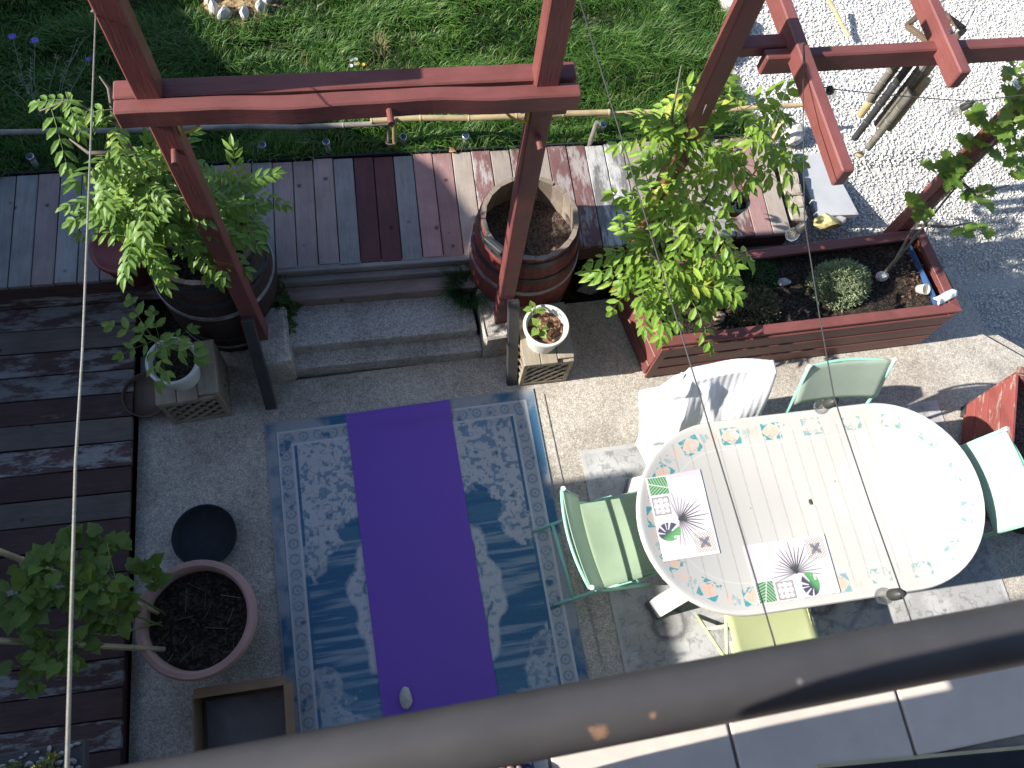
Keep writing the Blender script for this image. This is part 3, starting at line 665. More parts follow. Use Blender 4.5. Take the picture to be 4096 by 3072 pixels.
def bulb(p, lab, tilt=(0,0)):
    t = thing('light_bulb', lab, 'light bulb', p, 0, 'bulbs on the string lights')
    t.rotation_euler = (tilt[0], tilt[1], 0)
    obj('socket', MB().lathe([(0,.012),(.008,.012),(.010,-.002),(.0155,-.006),(.0165,-.040),(.0145,-.046),(0,-.046)], 16), CABLE, t, smooth=True)
    g = MB().lathe([(.012,-.044),(.0135,-.052),(.020,-.062),(.0235,-.075),(.0215,-.090),(.014,-.101),(0,-.105)], 20); o = obj('glass', g, GLASS, t, smooth=True)
    fl = MB()
    for a in (0,1.57,3.14,4.71): fl.tube([(.003*math.cos(a),.003*math.sin(a),-.048),(.006*math.cos(a),.006*math.sin(a),-.085)], .0007, 5)
    obj('filament', fl, mat_plain('filament', (.5,.38,.15), .5) if 'filament' not in bpy.data.materials else bpy.data.materials['filament'], t)
bulb((2.2236,-0.3596,2.3600), 'clear bulb hanging above the back rim of the red planter', (.1,.15))
bulb((2.0768,-1.0262,2.4500), 'clear bulb hanging over the back edge of the white table', (.1,.05))
bulb((2.0285,-1.6184,2.5600), 'clear bulb hanging just above the handrail at the table front', (.05,.1))
bulb((3.2958,0.2814,2.0800), 'clear bulb hanging over the gravel near the vine', (.2,.25))
bulb((2.6653,0.3803,2.1200), 'bulb partly hidden behind the long red rafter end', (.3,-.6))

# bamboo wind chime
wc = thing('wind_chime', 'bamboo wind chime hanging over the gravel from a square dark frame', 'wind chime', (3.54,.87,0))
R45 = Matrix.Rotation(.62, 3, 'Z')
fr = [R45 @ V(q) + V((-.07,-.01,0)) for q in ((-.10,-.10,0),(.10,-.10,0),(.10,.10,0),(-.10,.10,0))]
FZc = 1.88
for i in range(4):
    o = obj('frame_bar', MB().beam(fr[i]+V((0,0,FZc)), fr[(i+1)%4]+V((0,0,FZc)), .026, .02), (mat_wood('chime_frame', (.2,.14,.09), (.09,.06,.04), 'x') if 'chime_frame' not in bpy.data.materials else bpy.data.materials['chime_frame']), wc, bevel=.002)
cords = MB()
for i in range(4): cords.tube([fr[i]+V((0,0,FZc)), V((.06,.04,2.18))], .0016, 5)
tubes = [(-.085,.05,1.60,1.30,.017,0),(-.045,.075,1.62,1.14,.019,1),(.0,.05,1.58,1.24,.017,1),(-.055,-.005,1.64,1.04,.017,2),(.02,-.01,1.70,1.16,.021,2),(.02,-.06,1.48,1.02,.018,0),(.085,.01,1.66,1.20,.021,1),(.075,-.045,1.55,1.16,.017,1)]
for (x,y,zt,zb,r,k_) in tubes:
    r *= 1.15
    pts = []; rr_ = []
    nseg = 4
    for i in range(nseg+1):
        z = zb + (zt-zb)*i/nseg
        pts += [(x,y,z-.004),(x,y,z),(x,y,z+.004)] if 0 < i < nseg else [(x,y,z)]; rr_ += [r,r*1.12,r] if 0 < i < nseg else [r]
    obj('chime_tube', MB().tube(pts, rr_, 12), (BAMBOOG, BAMBOO, STRUT if k_ == 2 and x < 0 else BAMBOOG)[k_], wc, smooth=False)
    cords.tube([(x,y,zt),(x*.8,y*.8,FZc)], .0014, 5)
cords.tube([(0,-.03,FZc),(.01,-.05,.93)], .0016, 5); obj('cords', cords, CABLE, wc)
obj('clapper', MB().lathe([(0,.93),(.02,.935),(.024,.95),(0,.965)], 12, (.01,-.05,0)), BAMBOO, wc)

# ------------------------------------------------------------------ rugs and yoga mat
def rug_art():
    h, w = 690, 480                     # 2.3 x 1.6 m
    Y, X = np.mgrid[0:h, 0:w]; x = X/w*1.6; y = Y/h*2.3
    blue = np.array([.058,.145,.245]); pale = np.array([.50,.50,.505]); mid = np.array([.17,.27,.36])
    n1 = fbm(h,w,12,5,1); n2 = fbm(h,w,40,4,2); n3 = fbm(h,w,5,4,3); st_ = fbm(h,w,24,4,4,(3.2,.25)); lace = fbm(h,w,100,2,6)
    img = np.zeros((h,w,3)) + blue
    img = lerp(img, np.array([.085,.19,.285]), sstep(st_,.40,.60)*.9)
    cxm, cym = .8, 1.13
    rr = np.sqrt(((x-cxm)/.40)**2 + ((y-cym)/.56)**2) + (n1-.5)*.28
    th = np.arctan2((y-cym)/.56, (x-cxm)/.40)
    rr = rr*(1+.03*np.cos(th*16))
    img = lerp(img, pale, sstep(-rr, -1.06, -1.0)*sstep(n2,.16,.30)*.97)
    img = lerp(img, blue, np.exp(-((rr-.80)/.022)**2)*.85*(np.abs(np.sin(th*2)) > .3))
    img = lerp(img, blue*1.4, (rr < .93)*(rr > .84)*sstep(np.cos(th*44),.5,.8)*.55)
    img = lerp(img, mid, sstep(lace,.60,.68)*(rr < .8)*.8)
    dx_ = np.minimum(x, 1.6-x); dy_ = np.minimum(y, 2.3-y)
    cor = .90 - .50*np.clip((dx_-.17)/.55,0,1)**.9 + (n1-.5)*.5
    spand = sstep(cor - dy_, 0, .03)*(dy_ > .14)*(dx_ > .17)
    img = lerp(img, pale*.97, spand*sstep(n2,.20,.34)); img = lerp(img, mid*.9, spand*sstep(lace,.57,.66)*.85); img = lerp(img, blue*1.3, spand*sstep(n3,.60,.68)*.35)
    for my in (.83,1.5,2.0):               # half motifs along the sides
        e = ((dx_-.20)/.10)**2 + ((y-my)/.11)**2 + (n1-.5)*.8
        img = lerp(img, pale*.85, sstep(-e,-1,-.8)*.8*sstep(n2,.3,.45)); img = lerp(img, mid*.8, sstep(lace,.55,.63)*(e < .8)*.8)
    img = lerp(img, pale, sstep(st_,.52,.68)*(y > .75)*.42*(dx_ > .17)); img = lerp(img, np.array([.15,.27,.37]), sstep(y,1.4,2.0)*.75*(rr > 1)*(dx_ > .16))
    d = np.minimum(dx_, dy_); s_ = np.where(dx_ < dy_, y, x)
    band = (d < .155)*(d > .06)
    img = lerp(img, pale*.82, band*sstep(n2,.22,.36)); img = lerp(img, pale*1.08, ((np.abs(d-.066) < .006) | (np.abs(d-.148) < .007))*.9)
    ph = (s_/.085) % 1 - .5; rd = np.sqrt((ph*.085)**2 + (d-.107)**2)
    img = lerp(img, mid*.95, ((rd < .030)*(rd > .018) | (rd < .008))*band*.75*sstep(n2,.3,.5)); 
    img = lerp(img, blue*1.0, (d < .06)*1.0); img = lerp(img, pale*.72, (d < .06)*sstep(n1,.36,.56)*.85); img = lerp(img, pale*.6, (d < .008)*.6)
    cur = fbm(h,w,44,2,31); pm2 = (img.mean(2) > .36)
    img = lerp(img, mid*.95, pm2*sstep(np.abs(cur-.5),.040,.012)*.55*sstep(n2,.38,.55)*(d > .16))
    fine = NR.normal(1,.07,(h,w,1)); return np.clip(img*fine,0,1)
def flat_sheet(nx, ny, w, h, zf, t=.006):
    vs = [(-w/2+w*i/nx, -h/2+h*j/ny, zf(-w/2+w*i/nx, -h/2+h*j/ny)+t) for j in range(ny+1) for i in range(nx+1)]
    k = nx+1; fs = [(j*k+i, j*k+i+1, (j+1)*k+i+1, (j+1)*k+i) for j in range(ny) for i in range(nx)]
    o = len(vs); vs += [(x,y,z-t) for x,y,z in vs]
    bd = [(i) for i in range(k)] + [j*k+nx for j in range(1,ny+1)] + [ny*k+i for i in range(nx-1,-1,-1)] + [j*k for j in range(ny-1,0,-1)]
    fs += [(bd[i], bd[(i+1)%len(bd)], bd[(i+1)%len(bd)]+o, bd[i]+o) for i in range(len(bd))]
    fs += [(j*k+i+o, (j+1)*k+i+o, (j+1)*k+i+1+o, j*k+i+1+o) for j in range(ny) for i in range(nx)]
    return MB().add(vs, fs) or None
def sheet(nx, ny, w, h, zf, t=.006):
    m = MB(); r = flat_sheet
    vs = [(-w/2+w*i/nx, -h/2+h*j/ny, zf(-w/2+w*i/nx, -h/2+h*j/ny)+t) for j in range(ny+1) for i in range(nx+1)]
    k = nx+1; fs = [(j*k+i, j*k+i+1, (j+1)*k+i+1, (j+1)*k+i) for j in range(ny) for i in range(nx)]
    o = len(vs); vs += [(x,y,z-t) for x,y,z in vs]
    bd = list(range(k)) + [j*k+nx for j in range(1,ny+1)] + [ny*k+i for i in range(nx-1,-1,-1)] + [j*k for j in range(ny-1,0,-1)]
    fs += [(bd[i], bd[(i+1)%len(bd)], bd[(i+1)%len(bd)]+o, bd[i]+o) for i in range(len(bd))]
    fs += [(j*k+i+o, (j+1)*k+i+o, (j+1)*k+i+1+o, j*k+i+1+o) for j in range(ny) for i in range(nx)]
    m.add(vs, fs); return m
rw = lambda x, y: .001 + .0015*math.sin(x*7+1)*math.sin(y*5)
tag(obj('rug', sheet(40, 60, 1.6, 2.3, rw), mat_image('rug_print', rug_art(), (1.6,2.3), .95, .1, 500, .25), loc=(.8,-1.15,.001)), 'faded blue oriental style rug lying in front of the steps', 'rug')
def carpet_art():
    h, w = 420, 720
    Y, X = np.mgrid[0:h, 0:w]; x = X/w*2.34; y = Y/h*1.36
    n1 = fbm(h,w,9,5,11); n2 = fbm(h,w,36,4,12); lc = fbm(h,w,30,2,13)
    img = np.zeros((h,w,3)) + np.array([.36,.355,.35]); img = lerp(img, np.array([.46,.455,.45]), sstep(n1,.42,.6))
    img = lerp(img, np.array([.20,.20,.20]), sstep(np.abs(lc-.5),.055,.02)*.55*sstep(n2,.34,.5)); img = lerp(img, np.array([.19,.19,.19]), sstep(n2,.62,.72)*.5)
    d = np.minimum(np.minimum(x,2.34-x), np.minimum(y,1.36-y)); img = lerp(img, np.array([.46,.45,.43]), (d < .02)*.7)
    for (mx,my) in ((.30,1.05),(.40,.30),(1.2,1.05),(1.9,.7)):
        r = np.hypot(x-mx,y-my)+(n2-.5)*.05; img = lerp(img, np.array([.12,.12,.125]), np.exp(-((r-.09)/.018)**2)*.8)
    return np.clip(img*NR.normal(1,.06,(h,w,1)),0,1)
tag(obj('carpet', sheet(30, 18, 2.34, 1.36, lambda x,y: .001+.001*math.sin(x*5), .005), mat_image('carpet_print', carpet_art(), (2.34,1.36), .95, .1, 500, .25), loc=(2.975,-1.11,.001)), 'grey floral carpet under the white table', 'carpet')
# yoga mat with a lifted far end
def matz(x, y):
    e = max(0, y-.78); z = .009 + .0012*math.sin(x*9+y*4)
    if y > .70: z += .016*math.exp(-((y-.79)/.035)**2)*(1+.35*math.sin(x*7+.8)) + max(0,y-.80)*.10
    return z
mt_ = sheet(24, 90, .612, 1.72, matz, .005)
tag(obj('yoga_mat', mt_, PURPLE, loc=(.785,-.868,0), rot=(0,0,.012), smooth=False), 'purple yoga mat unrolled along the middle of the blue rug', 'yoga mat')
auto_smooth(bpy.data.objects['yoga_mat'])
tag(obj('stone', MB().rock((0,0,.02), (.07,.13,.05), 5, 2), STONEW, loc=(0.6175,-1.6248,0.0120)), 'pale elongated stone weighting the near end of the purple mat', 'stone')

# ------------------------------------------------------------------ table, placemats, chairs, towel
TZ = .72
tb = thing('table', 'long oval white plastic garden table with a worn printed border', 'table', (2.79,-1.062,0), -.022)
TL2, TR = .925, .495                        # half length, end radius
def stadium(L, R, n=28):
    c = L-R
    return [(c+R*math.cos(a), R*math.sin(a)) for a in [-math.pi/2+math.pi*i/n for i in range(n+1)]] + [(-c+R*math.cos(a), R*math.sin(a)) for a in [math.pi/2+math.pi*i/n for i in range(n+1)]]
def table_art():
    h, w = 560, 1024
    Y, X = np.mgrid[0:h, 0:w]; x = X/w*1.9-.95; y = .52-Y/h*1.04
    img = np.zeros((h,w,3)) + np.array([.535,.51,.465])
    pl = np.abs(((x+.012*np.sin(y*3))/.082) % 1 - .5); img = lerp(img, np.array([.36,.335,.30]), (pl > .462)*.6*(np.abs(y) < .40))
    sh = fbm(h,w,3,4,21,(.4,5)); img = img*(0.96+.08*sh[...,None])
    c = .925-.495; px = np.clip(x,-c,c); dd = .495-np.hypot(x-px, y)
    img = lerp(img, np.array([.70,.66,.60]), np.exp(-((dd-.155)/.003)**2)*.4)
    teal = np.array([.045,.28,.30]); peach = np.array([.78,.42,.26]); dark = np.array([.18,.24,.24])
    n2 = fbm(h,w,50,3,22)
    R_ = .405; per = 2*c*2 + 2*math.pi*R_; N = 19
    for i in range(N):
        s = (i+.35)/N*per
        if s < 2*c: qx, qy, an = -c+s, R_, 0
        elif s < 2*c+math.pi*R_: a = (s-2*c)/R_; qx, qy, an = c+R_*math.sin(a), R_*math.cos(a), -a
        elif s < 4*c+math.pi*R_: qx, qy, an = c-(s-2*c-math.pi*R_), -R_, math.pi
        else: a = (s-4*c-math.pi*R_)/R_; qx, qy, an = -c-R_*math.sin(a), -R_*math.cos(a), math.pi-a
        lx = ((x-qx)*math.cos(an)+(y-qy)*math.sin(an))/1.25; ly = (-(x-qx)*math.sin(an)+(y-qy)*math.cos(an))/1.25
        fade = .95 if qx < -.1 else .62
        wear = sstep(n2,.36,.5)*fade
        corner = (np.abs(lx) < .042)*(np.abs(ly) < .036)*((np.abs(lx)/.042)**1.2+(np.abs(ly)/.036)**1.2 > 1.0)
        img = lerp(img, teal, corner*wear*(ly < .02 if qx > .1 else 1))
        if qx < .05:
            img = lerp(img, peach, (((lx+.002)/.032)**2+((ly)/.024)**2 < 1)*.55*sstep(n2,.3,.45))
            for kx in (-.085,-.065,.062,.08): img = lerp(img, peach if kx < 0 else teal, (np.hypot((lx-kx)/.008,(ly-.004)/.022) < 1)*.45*wear)
        img = lerp(img, dark, (np.abs(ly+.03-.012*np.abs(np.sin(lx*120))) < .0035)*(np.abs(lx) < .045)*.6*wear)
    for (mx,my,r) in ((-.60,.23,.009),(.14,.10,.006),(-.34,.02,.005)): img = lerp(img, np.array([.28,.26,.24]), (np.hypot(x-mx,y-my) < r)*.8)
    return np.clip(img,0,1)
TIMG = mat_image('table_print', table_art(), (1.9,1.04), .5, .3)
tt = MB(); so = stadium(TL2, TR); si = stadium(TL2-.022, TR-.022); sm = stadium(TL2-.006, TR-.006); n = len(so)
for a, z in ((so,TZ-.040),(so,TZ-.008),(sm,TZ),(si,TZ-.001),(stadium(TL2-.028,TR-.028),TZ-.005)): tt.v += [(x,y,z) for x,y in a]; 
for k in range(4):
    for i in range(n): tt.f.append((k*n+i, k*n+(i+1)%n, (k+1)*n+(i+1)%n, (k+1)*n+i)); tt.m.append(0)
hole = [(-.012+.017*math.cos(t), .011+.020*math.sin(t)) for t in [2*math.pi*(i+.5)/n for i in range(n)]]
# the top between the rim and the umbrella hole
o4 = 4*n; oh = len(tt.v); ang = sorted(range(n), key=lambda i: i)
st0 = stadium(TL2-.028,TR-.028)
hole = [(-.012+.017*math.cos(math.atan2(y,x)), .011+.020*math.sin(math.atan2(y,x))) for x,y in st0]
tt.v += [(x,y,TZ-.005) for x,y in hole] + [(x,y,TZ-.05) for x,y in hole]
for i in range(n):
    j = (i+1)%n
    tt.f.append((o4+i, o4+j, oh+j, oh+i)); tt.m.append(1); tt.f.append((oh+i, oh+j, oh+n+j, oh+n+i)); tt.m.append(0)
tt.f.append(tuple(range(n-1,-1,-1))); tt.m.append(0)
o = obj('tabletop', tt, [PLAST, TIMG], tb); auto_smooth(o, .9)
obj('apron', MB().prism(stadium(.62,.30,10), TZ-.10, TZ-.041), PLAST, tb)
for sx, sy in ((-1,-1),(-1,1),(1,-1),(1,1)):
    p0 = V((sx*.46,sy*.20,TZ-.05)); p1 = V((sx*.735,sy*.345,.045))
    dr = (p1-p0); 
    m = MB(); k_ = 6
    for i in range(k_):
        a = p0 + dr*(i/k_)**.75 if i else p0
    mid1 = V((sx*.60,sy*.275,.46)); 
    m.beam(p0, mid1, .125, .05, up=(sx*.9,sy*.5,.6)); m.beam(mid1-(p1-mid1)*.01, p1, .105, .048, up=(sx*.9,sy*.5,.25))
    lg = obj('leg', m, WHITEP, tb, bevel=.008, seg=2)
    obj('foot_cap', MB().beam(p1, p1+(p1-mid1).normalized()*.05, .11, .052, up=(sx*.9,sy*.5,.25)), GREYP, lg, bevel=.006)
def placemat_art():
    h, w = 290, 430                          # .29 x .43 m
    Y, X = np.mgrid[0:h, 0:w]; x = X/w*.43; y = .29-Y/h*.29
    img = np.zeros((h,w,3)) + np.array([.62,.61,.62]); pink = np.array([.58,.47,.54]); gr = np.array([.055,.06,.06]); green = np.array([.07,.22,.075]); taupe = np.array([.36,.31,.30])
    img = lerp(img, pink*.8, (x < .03)*(y > .12)*.6)
    img = lerp(img, pink, (x > .10)*(x < .30)*(y > .10)*.45); img = lerp(img, np.array([.74,.74,.76]), (np.hypot(x-.10,y-.225) < .075)*.95)
    img = lerp(img, pink, (x > .245)*(y < .125)*(x < .36)*.55)
    # pinnate palm panel
    pnl = (x > .012)*(x < .10)*(y > .008)*(y < .105); img = lerp(img, green*1.35, pnl)
    q = np.abs((x-.056)*.85+(y-.055)*-.25); s = (y-.055)*.9+(x-.056)*.3
    stripe = (np.sin((s+q*.75)*430) > .15); img = lerp(img, np.array([.30,.45,.30]), pnl*stripe*.8); img = lerp(img, gr*1.1, pnl*(np.sin((s+q*.75)*430) < -.55)*.8); img = lerp(img, np.array([.55,.62,.52]), pnl*(q < .0022))
    # rosette tile
    pn = (x > .112)*(x < .205)*(y > .008)*(y < .095); img = lerp(img, taupe, pn); img = lerp(img, taupe*.7, pn*((x < .116)|(x > .201)|(y < .012)|(y > .091)))
    for ax in (-1,0,1):
        for ay in (-1,0,1):
            r = np.hypot(x-.1585-ax*.026, y-.0515-ay*.026); img = lerp(img, np.array([.72,.7,.7]), pn*(r < (.013 if ax*ay == 0 else .0105)))
    # patterned tile
    pn = (x > .315)*(x < .415)*(y > .175)*(y < .28); img = lerp(img, taupe*1.1, pn)
    gxx = np.cos((x-.365)*2*math.pi/.0145)*np.cos((y-.2275)*2*math.pi/.0145); img = lerp(img, np.array([.70,.68,.62]), pn*(gxx > .15)); 
    cn = (np.abs(x-.365) < .025)*(np.abs(y-.2275) < .025); img = lerp(img, np.array([.20,.18,.18]), cn); img = lerp(img, taupe*1.2, cn*(np.abs(np.abs(x-.365)-np.abs(y-.2275)) > .012)); img = lerp(img, np.array([.12,.15,.24]), (np.hypot(x-.365,y-.2275) < .010)*1.0)
    # fan palm
    cx, cy = .235, .128; th = np.arctan2(y-cy, x-cx); r = np.hypot(x-cx, y-cy)
    for i in range(19):
        a = math.radians(-12 + 11.6*i); L = .135 + .02*math.sin(i*2.3); d = np.abs((x-cx)*-math.sin(a)+(y-cy)*math.cos(a)); al = (x-cx)*math.cos(a)+(y-cy)*math.sin(a)
        wdt = .0036*np.clip((L-al)/L,0,1)**.5+.0003; dark = .95 if 5 < i < 14 else .62
        img = lerp(img, gr, (al > 0)*(al < L)*(d < wdt)*dark)
    img = lerp(img, gr, (r < .009)*1.0)
    # split leaf
    lx, ly = (x-.29), (y-.062); e = np.sqrt((lx/.046)**2+(ly/.058)**2); a = np.arctan2(ly+.01, lx-.012)
    leaf = (e < 1)*(~((np.sin(a*9.5) > .55)*(np.hypot(lx-.010,ly+.004) > .020)*(lx < .012)))*(~((np.abs(lx-.03) < .006)*(ly > .015)))
    img = lerp(img, np.array([.07,.075,.10]), leaf); img = lerp(img, green*1.5, leaf*sstep(lx*1.2+ly*.8,-.008,.03))
    return np.clip(img,0,1)
PMAT = mat_image('placemat_print', placemat_art(), (.43,.29), .35, .5)
for (cx, cy, rz, lab) in ((2.572,-1.362,-.012,'placemat with palm leaf print lying along the near edge of the table'),
                          (2.093,-1.013,-math.pi/2-.012,'placemat with palm leaf print turned sideways at the left table end')):
    m = MB().prism([(-.215+.010*math.cos(0),-.145),(.215,-.145),(.215,.145),(-.215,.145)], 0, .003)
    o = tag(obj('placemat', m, PMAT, loc=(cx,cy,TZ-.0045+.002), rot=(0,0,rz), bevel=.0008), lab, 'placemat', 'placemats on the table')

def make_chair(lab, loc, rz, tube, seat, back, cat='chair'):
    t = thing('folding_chair', lab, cat, loc, rz, 'folding chairs round the table')
    r = .0095
    for s in (-1, 1):
        obj('leg', MB().tube([(s*.235,.27,.01),(s*.235,.16,.13),(s*.235,-.10,.43),(s*.237,-.128,.54),(s*.24,-.178,.70),(s*.24,-.235,.86)], r, 10), tube, t, smooth=True)
        obj('leg', MB().tube([(s*.212,-.29,.012),(s*.212,-.18,.095),(s*.212,.05,.27),(s*.212,.25,.42)], r, 10), tube, t, smooth=True)
        obj('seat_rail', MB().tube([(s*.212,-.115,.425),(s*.212,.285,.432)], r, 10), tube, t, smooth=True)
        obj('bracket', MB().beam((s*.226,.0,.405),(s*.226,.10,.415), .012, .03), tube, t, bevel=.002)
        obj('end_cap', MB().tube([(s*.24,-.231,.845),(s*.24,-.240,.872)], .012, 10), WHITEP if tube is TUBEG else tube, t, smooth=False)
    obj('cross_bar', MB().tube([(-.212,-.19,.088),(.212,-.19,.088)], r, 10), tube, t, smooth=True)
    obj('cross_bar', MB().tube([(-.235,.185,.105),(.235,.185,.105)], r, 10), tube, t, smooth=True)
    for z, y in ((.845,-.232),(.60,-.150)):
        obj('back_bar', MB().tube([(.24*u, y-.010-.030*(1-u*u)*(1 if z > .7 else .9), z-.012) for u in [-1+.2*i for i in range(11)]], .008, 10), tube, t, smooth=True)
    # slings
    m = MB(); nu, nv = 12, 10
    vs = [(.222*(-1+2*i/nu), -.115+.40*j/nv, .440-.022*(1-(-1+2*i/nu)**2)*math.sin(math.pi*min(1,(j+1)/nv))) for j in range(nv+1) for i in range(nu+1)]
    fs = [(j*13+i, j*13+i+1, j*13+i+14, j*13+i+13) for j in range(nv) for i in range(nu)]; m.add(vs, fs)
    o = obj('seat', m, seat, t, smooth=True); sm_ = o.modifiers.new('thick', 'SOLIDIFY'); sm_.thickness = .004
    m = MB(); vs = []
    for j in range(nv+1):
        z = .605+.25*j/nv
        for i in range(nu+1):
            u = -1+2*i/nu; vs.append((.243*u, -.105-.135*((z-.58)/.28)-.016*(1-u*u), z - .008*(1-u*u)*(1 if j == nv else 0)))
    m.add(vs, fs); o = obj('backrest', m, back, t, smooth=True); sm_ = o.modifiers.new('thick', 'SOLIDIFY'); sm_.thickness = .004
    return t
make_chair('mint framed folding chair with pale green seat at the left table end', (1.755,-1.045,0), math.radians(-85), TUBEG, SL_GREEN, SL_GREEN)
make_chair('folding chair behind the table with a white towel over its back', (2.455,-.575,0), math.radians(179), TUBEG, SL_GREEN, SL_MINTG)
make_chair('folding chair with uncovered mint grey back behind the table, near the planter', (3.13,-.63,0), math.radians(177), TUBEG, SL_MINTG, SL_MINTG)
make_chair('folding chair with pale mint back at the right table end', (3.635,-1.115,0), math.radians(94), TUBEG, SL_MINT, SL_MINT)
make_chair('lime green folding chair pushed under the near edge of the table', (2.515,-1.735,0), math.radians(1), TUBEL, SL_LIME, SL_LIME)

# towel: draped over the chair back, its left end hanging down beside the chair
tw = MB(); NU, NV = 64, 44; vs = []
for j in range(NV+1):
    v = j/NV                                   # 0 behind, .28 top, 1 front hem
    for i in range(NU+1):
        u = i/NU; X = -.34 + .60*u            # along the back bar, from the hanging end to the right
        over = sstep(np.array(-X), .235, .34).item()   # beyond the bar's left end
        rib = .0016*math.cos(u*NU*math.pi*.5)
        if v < .28: dn = (.28-v)/.28*.30; y = .036; z = .892-dn*1.0; y += .03*dn
        else:
            dn = (v-.28)/.72*(.47 + .07*math.sin(u*5)); y = -.030 - dn*.42 ; z = .892-dn*.93
        bow = .022*max(0,1-(X/.24)**2); y += bow
        y += .018*math.sin(u*9+v*5)*v + rib*.9*(1 if v > .28 else .4)
        # diagonal fold near the right corner
        f = (u-.62) + (1-v)*.35; y -= .022*math.exp(-(f/.05)**2)*(v > .35)
        if X < -.20:
            e = (-.20-X)
            z -= e*1.9 + .05*math.sin(v*9)*e*6; y += -.35*e*(v-.3) + .03*math.sin(v*14+e*20); X2 = -.20 - e*(.95+.55*math.sin(v*3.0)) ; X = X2
        vs.append((X, y, max(z,.30)))
fs = [(j*(NU+1)+i, j*(NU+1)+i+1, (j+1)*(NU+1)+i+1, (j+1)*(NU+1)+i) for j in range(NV) for i in range(NU)]
tw.add(vs, fs); o = obj('towel', tw, TOWEL, loc=(2.455,-.352,0), rot=(0,0,-.017), smooth=True); s2 = o.modifiers.new('thick','SOLIDIFY'); s2.thickness = .006
tag(o, 'white ribbed towel draped over the back of a chair and hanging off its left side', 'towel')

# ------------------------------------------------------------------ big red planter and what grows in it
pl = thing('planter', 'long red stained timber planter box on the paving', 'planter', (0,0,0))
FLc, FRc, BRc, BLc = V((2.325,.0,0)), V((4.165,-.015,0)), V((4.12,.55,0)), V((2.235,.52,0))
cs_ = [FLc, FRc, BRc, BLc]
cen = (FLc+FRc+BRc+BLc)/4
for i, (a, b) in enumerate(((0,1),(1,2),(2,3),(3,0))):
    pA, pB = cs_[a], cs_[b]; d = (pB-pA).normalized(); nrm = V((d.y,-d.x,0))
    hs = [(.012,.135),(.150,.135),(.288,.135)]
    for k, (z0, h) in enumerate(hs):
        inn = .006*(2-k) if i == 0 else .003*(2-k)
        ext = .012
        o = obj('board', MB().beam(pA - d*.0 + nrm*(.004-inn*.2+.006*(2-k)) + V((0,0,z0+h/2)), pB + nrm*(.004-inn*.2+.006*(2-k)) + V((0,0,z0+h/2)), .026, h-.004), RED if i % 2 == 0 else REDY, pl, bevel=.005)
    # mitred rim board
    w = .062; oA = pA + (pA-cen).normalized()*.028; oB = pB + (pB-cen).normalized()*.028
    def inset(p, q): return p + (q-p)*0
    cc = lambda p: V((p.x, p.y, 0))
    nA = cs_[(a-1)%4]; nB = cs_[(b+1)%4]
    iA = oA + ((pB-pA).normalized() + (nA-pA).normalized())*w; iB = oB + ((pA-pB).normalized() + (nB-pB).normalized())*w
    obj('rim_board', MB().prism([(oA.x,oA.y),(oB.x,oB.y),(iB.x,iB.y),(iA.x,iA.y)], .430, .458), RED if i % 2 == 0 else REDY, pl, bevel=.003)
for c in cs_: 
    q = c + (cen-c).normalized()*.028
    obj('corner_post', MB().box((q.x,q.y,.215), (.045,.045,.42)), REDZ, pl, bevel=.004)
obj('corner_trim', MB().beam(V((2.325,-.022,.01)), V((2.325,-.016,.428)), .05, .014, up=(0,-1,0)), REDZ, pl, bevel=.003)
pa_ = MB(); ins = [c + (cen-c).normalized()*.03 for c in cs_]
gv = []; NX, NY = 40, 12
for j in range(NY+1):
    for i in range(NX+1):
        a = ins[0].lerp(ins[1], i/NX); b = ins[3].lerp(ins[2], i/NX); p = a.lerp(b, j/NY); gv.append((p.x,p.y,.375+.018*math.sin(i*.7+j)*math.cos(j*.9)+rng.uniform(-.006,.006)))
pa_.add(gv, [(j*41+i, j*41+i+1, j*41+i+42, j*41+i+41) for j in range(NY) for i in range(NX)])
tag(obj('soil', pa_, SOIL, pl, smooth=True), kind='stuff')
o = obj('liner', MB().beam((4.085,.06,.40),(4.045,.47,.40), .006, .05), mat_plain('blue_liner', (.04,.10,.24), .6), pl)
PZ = .385
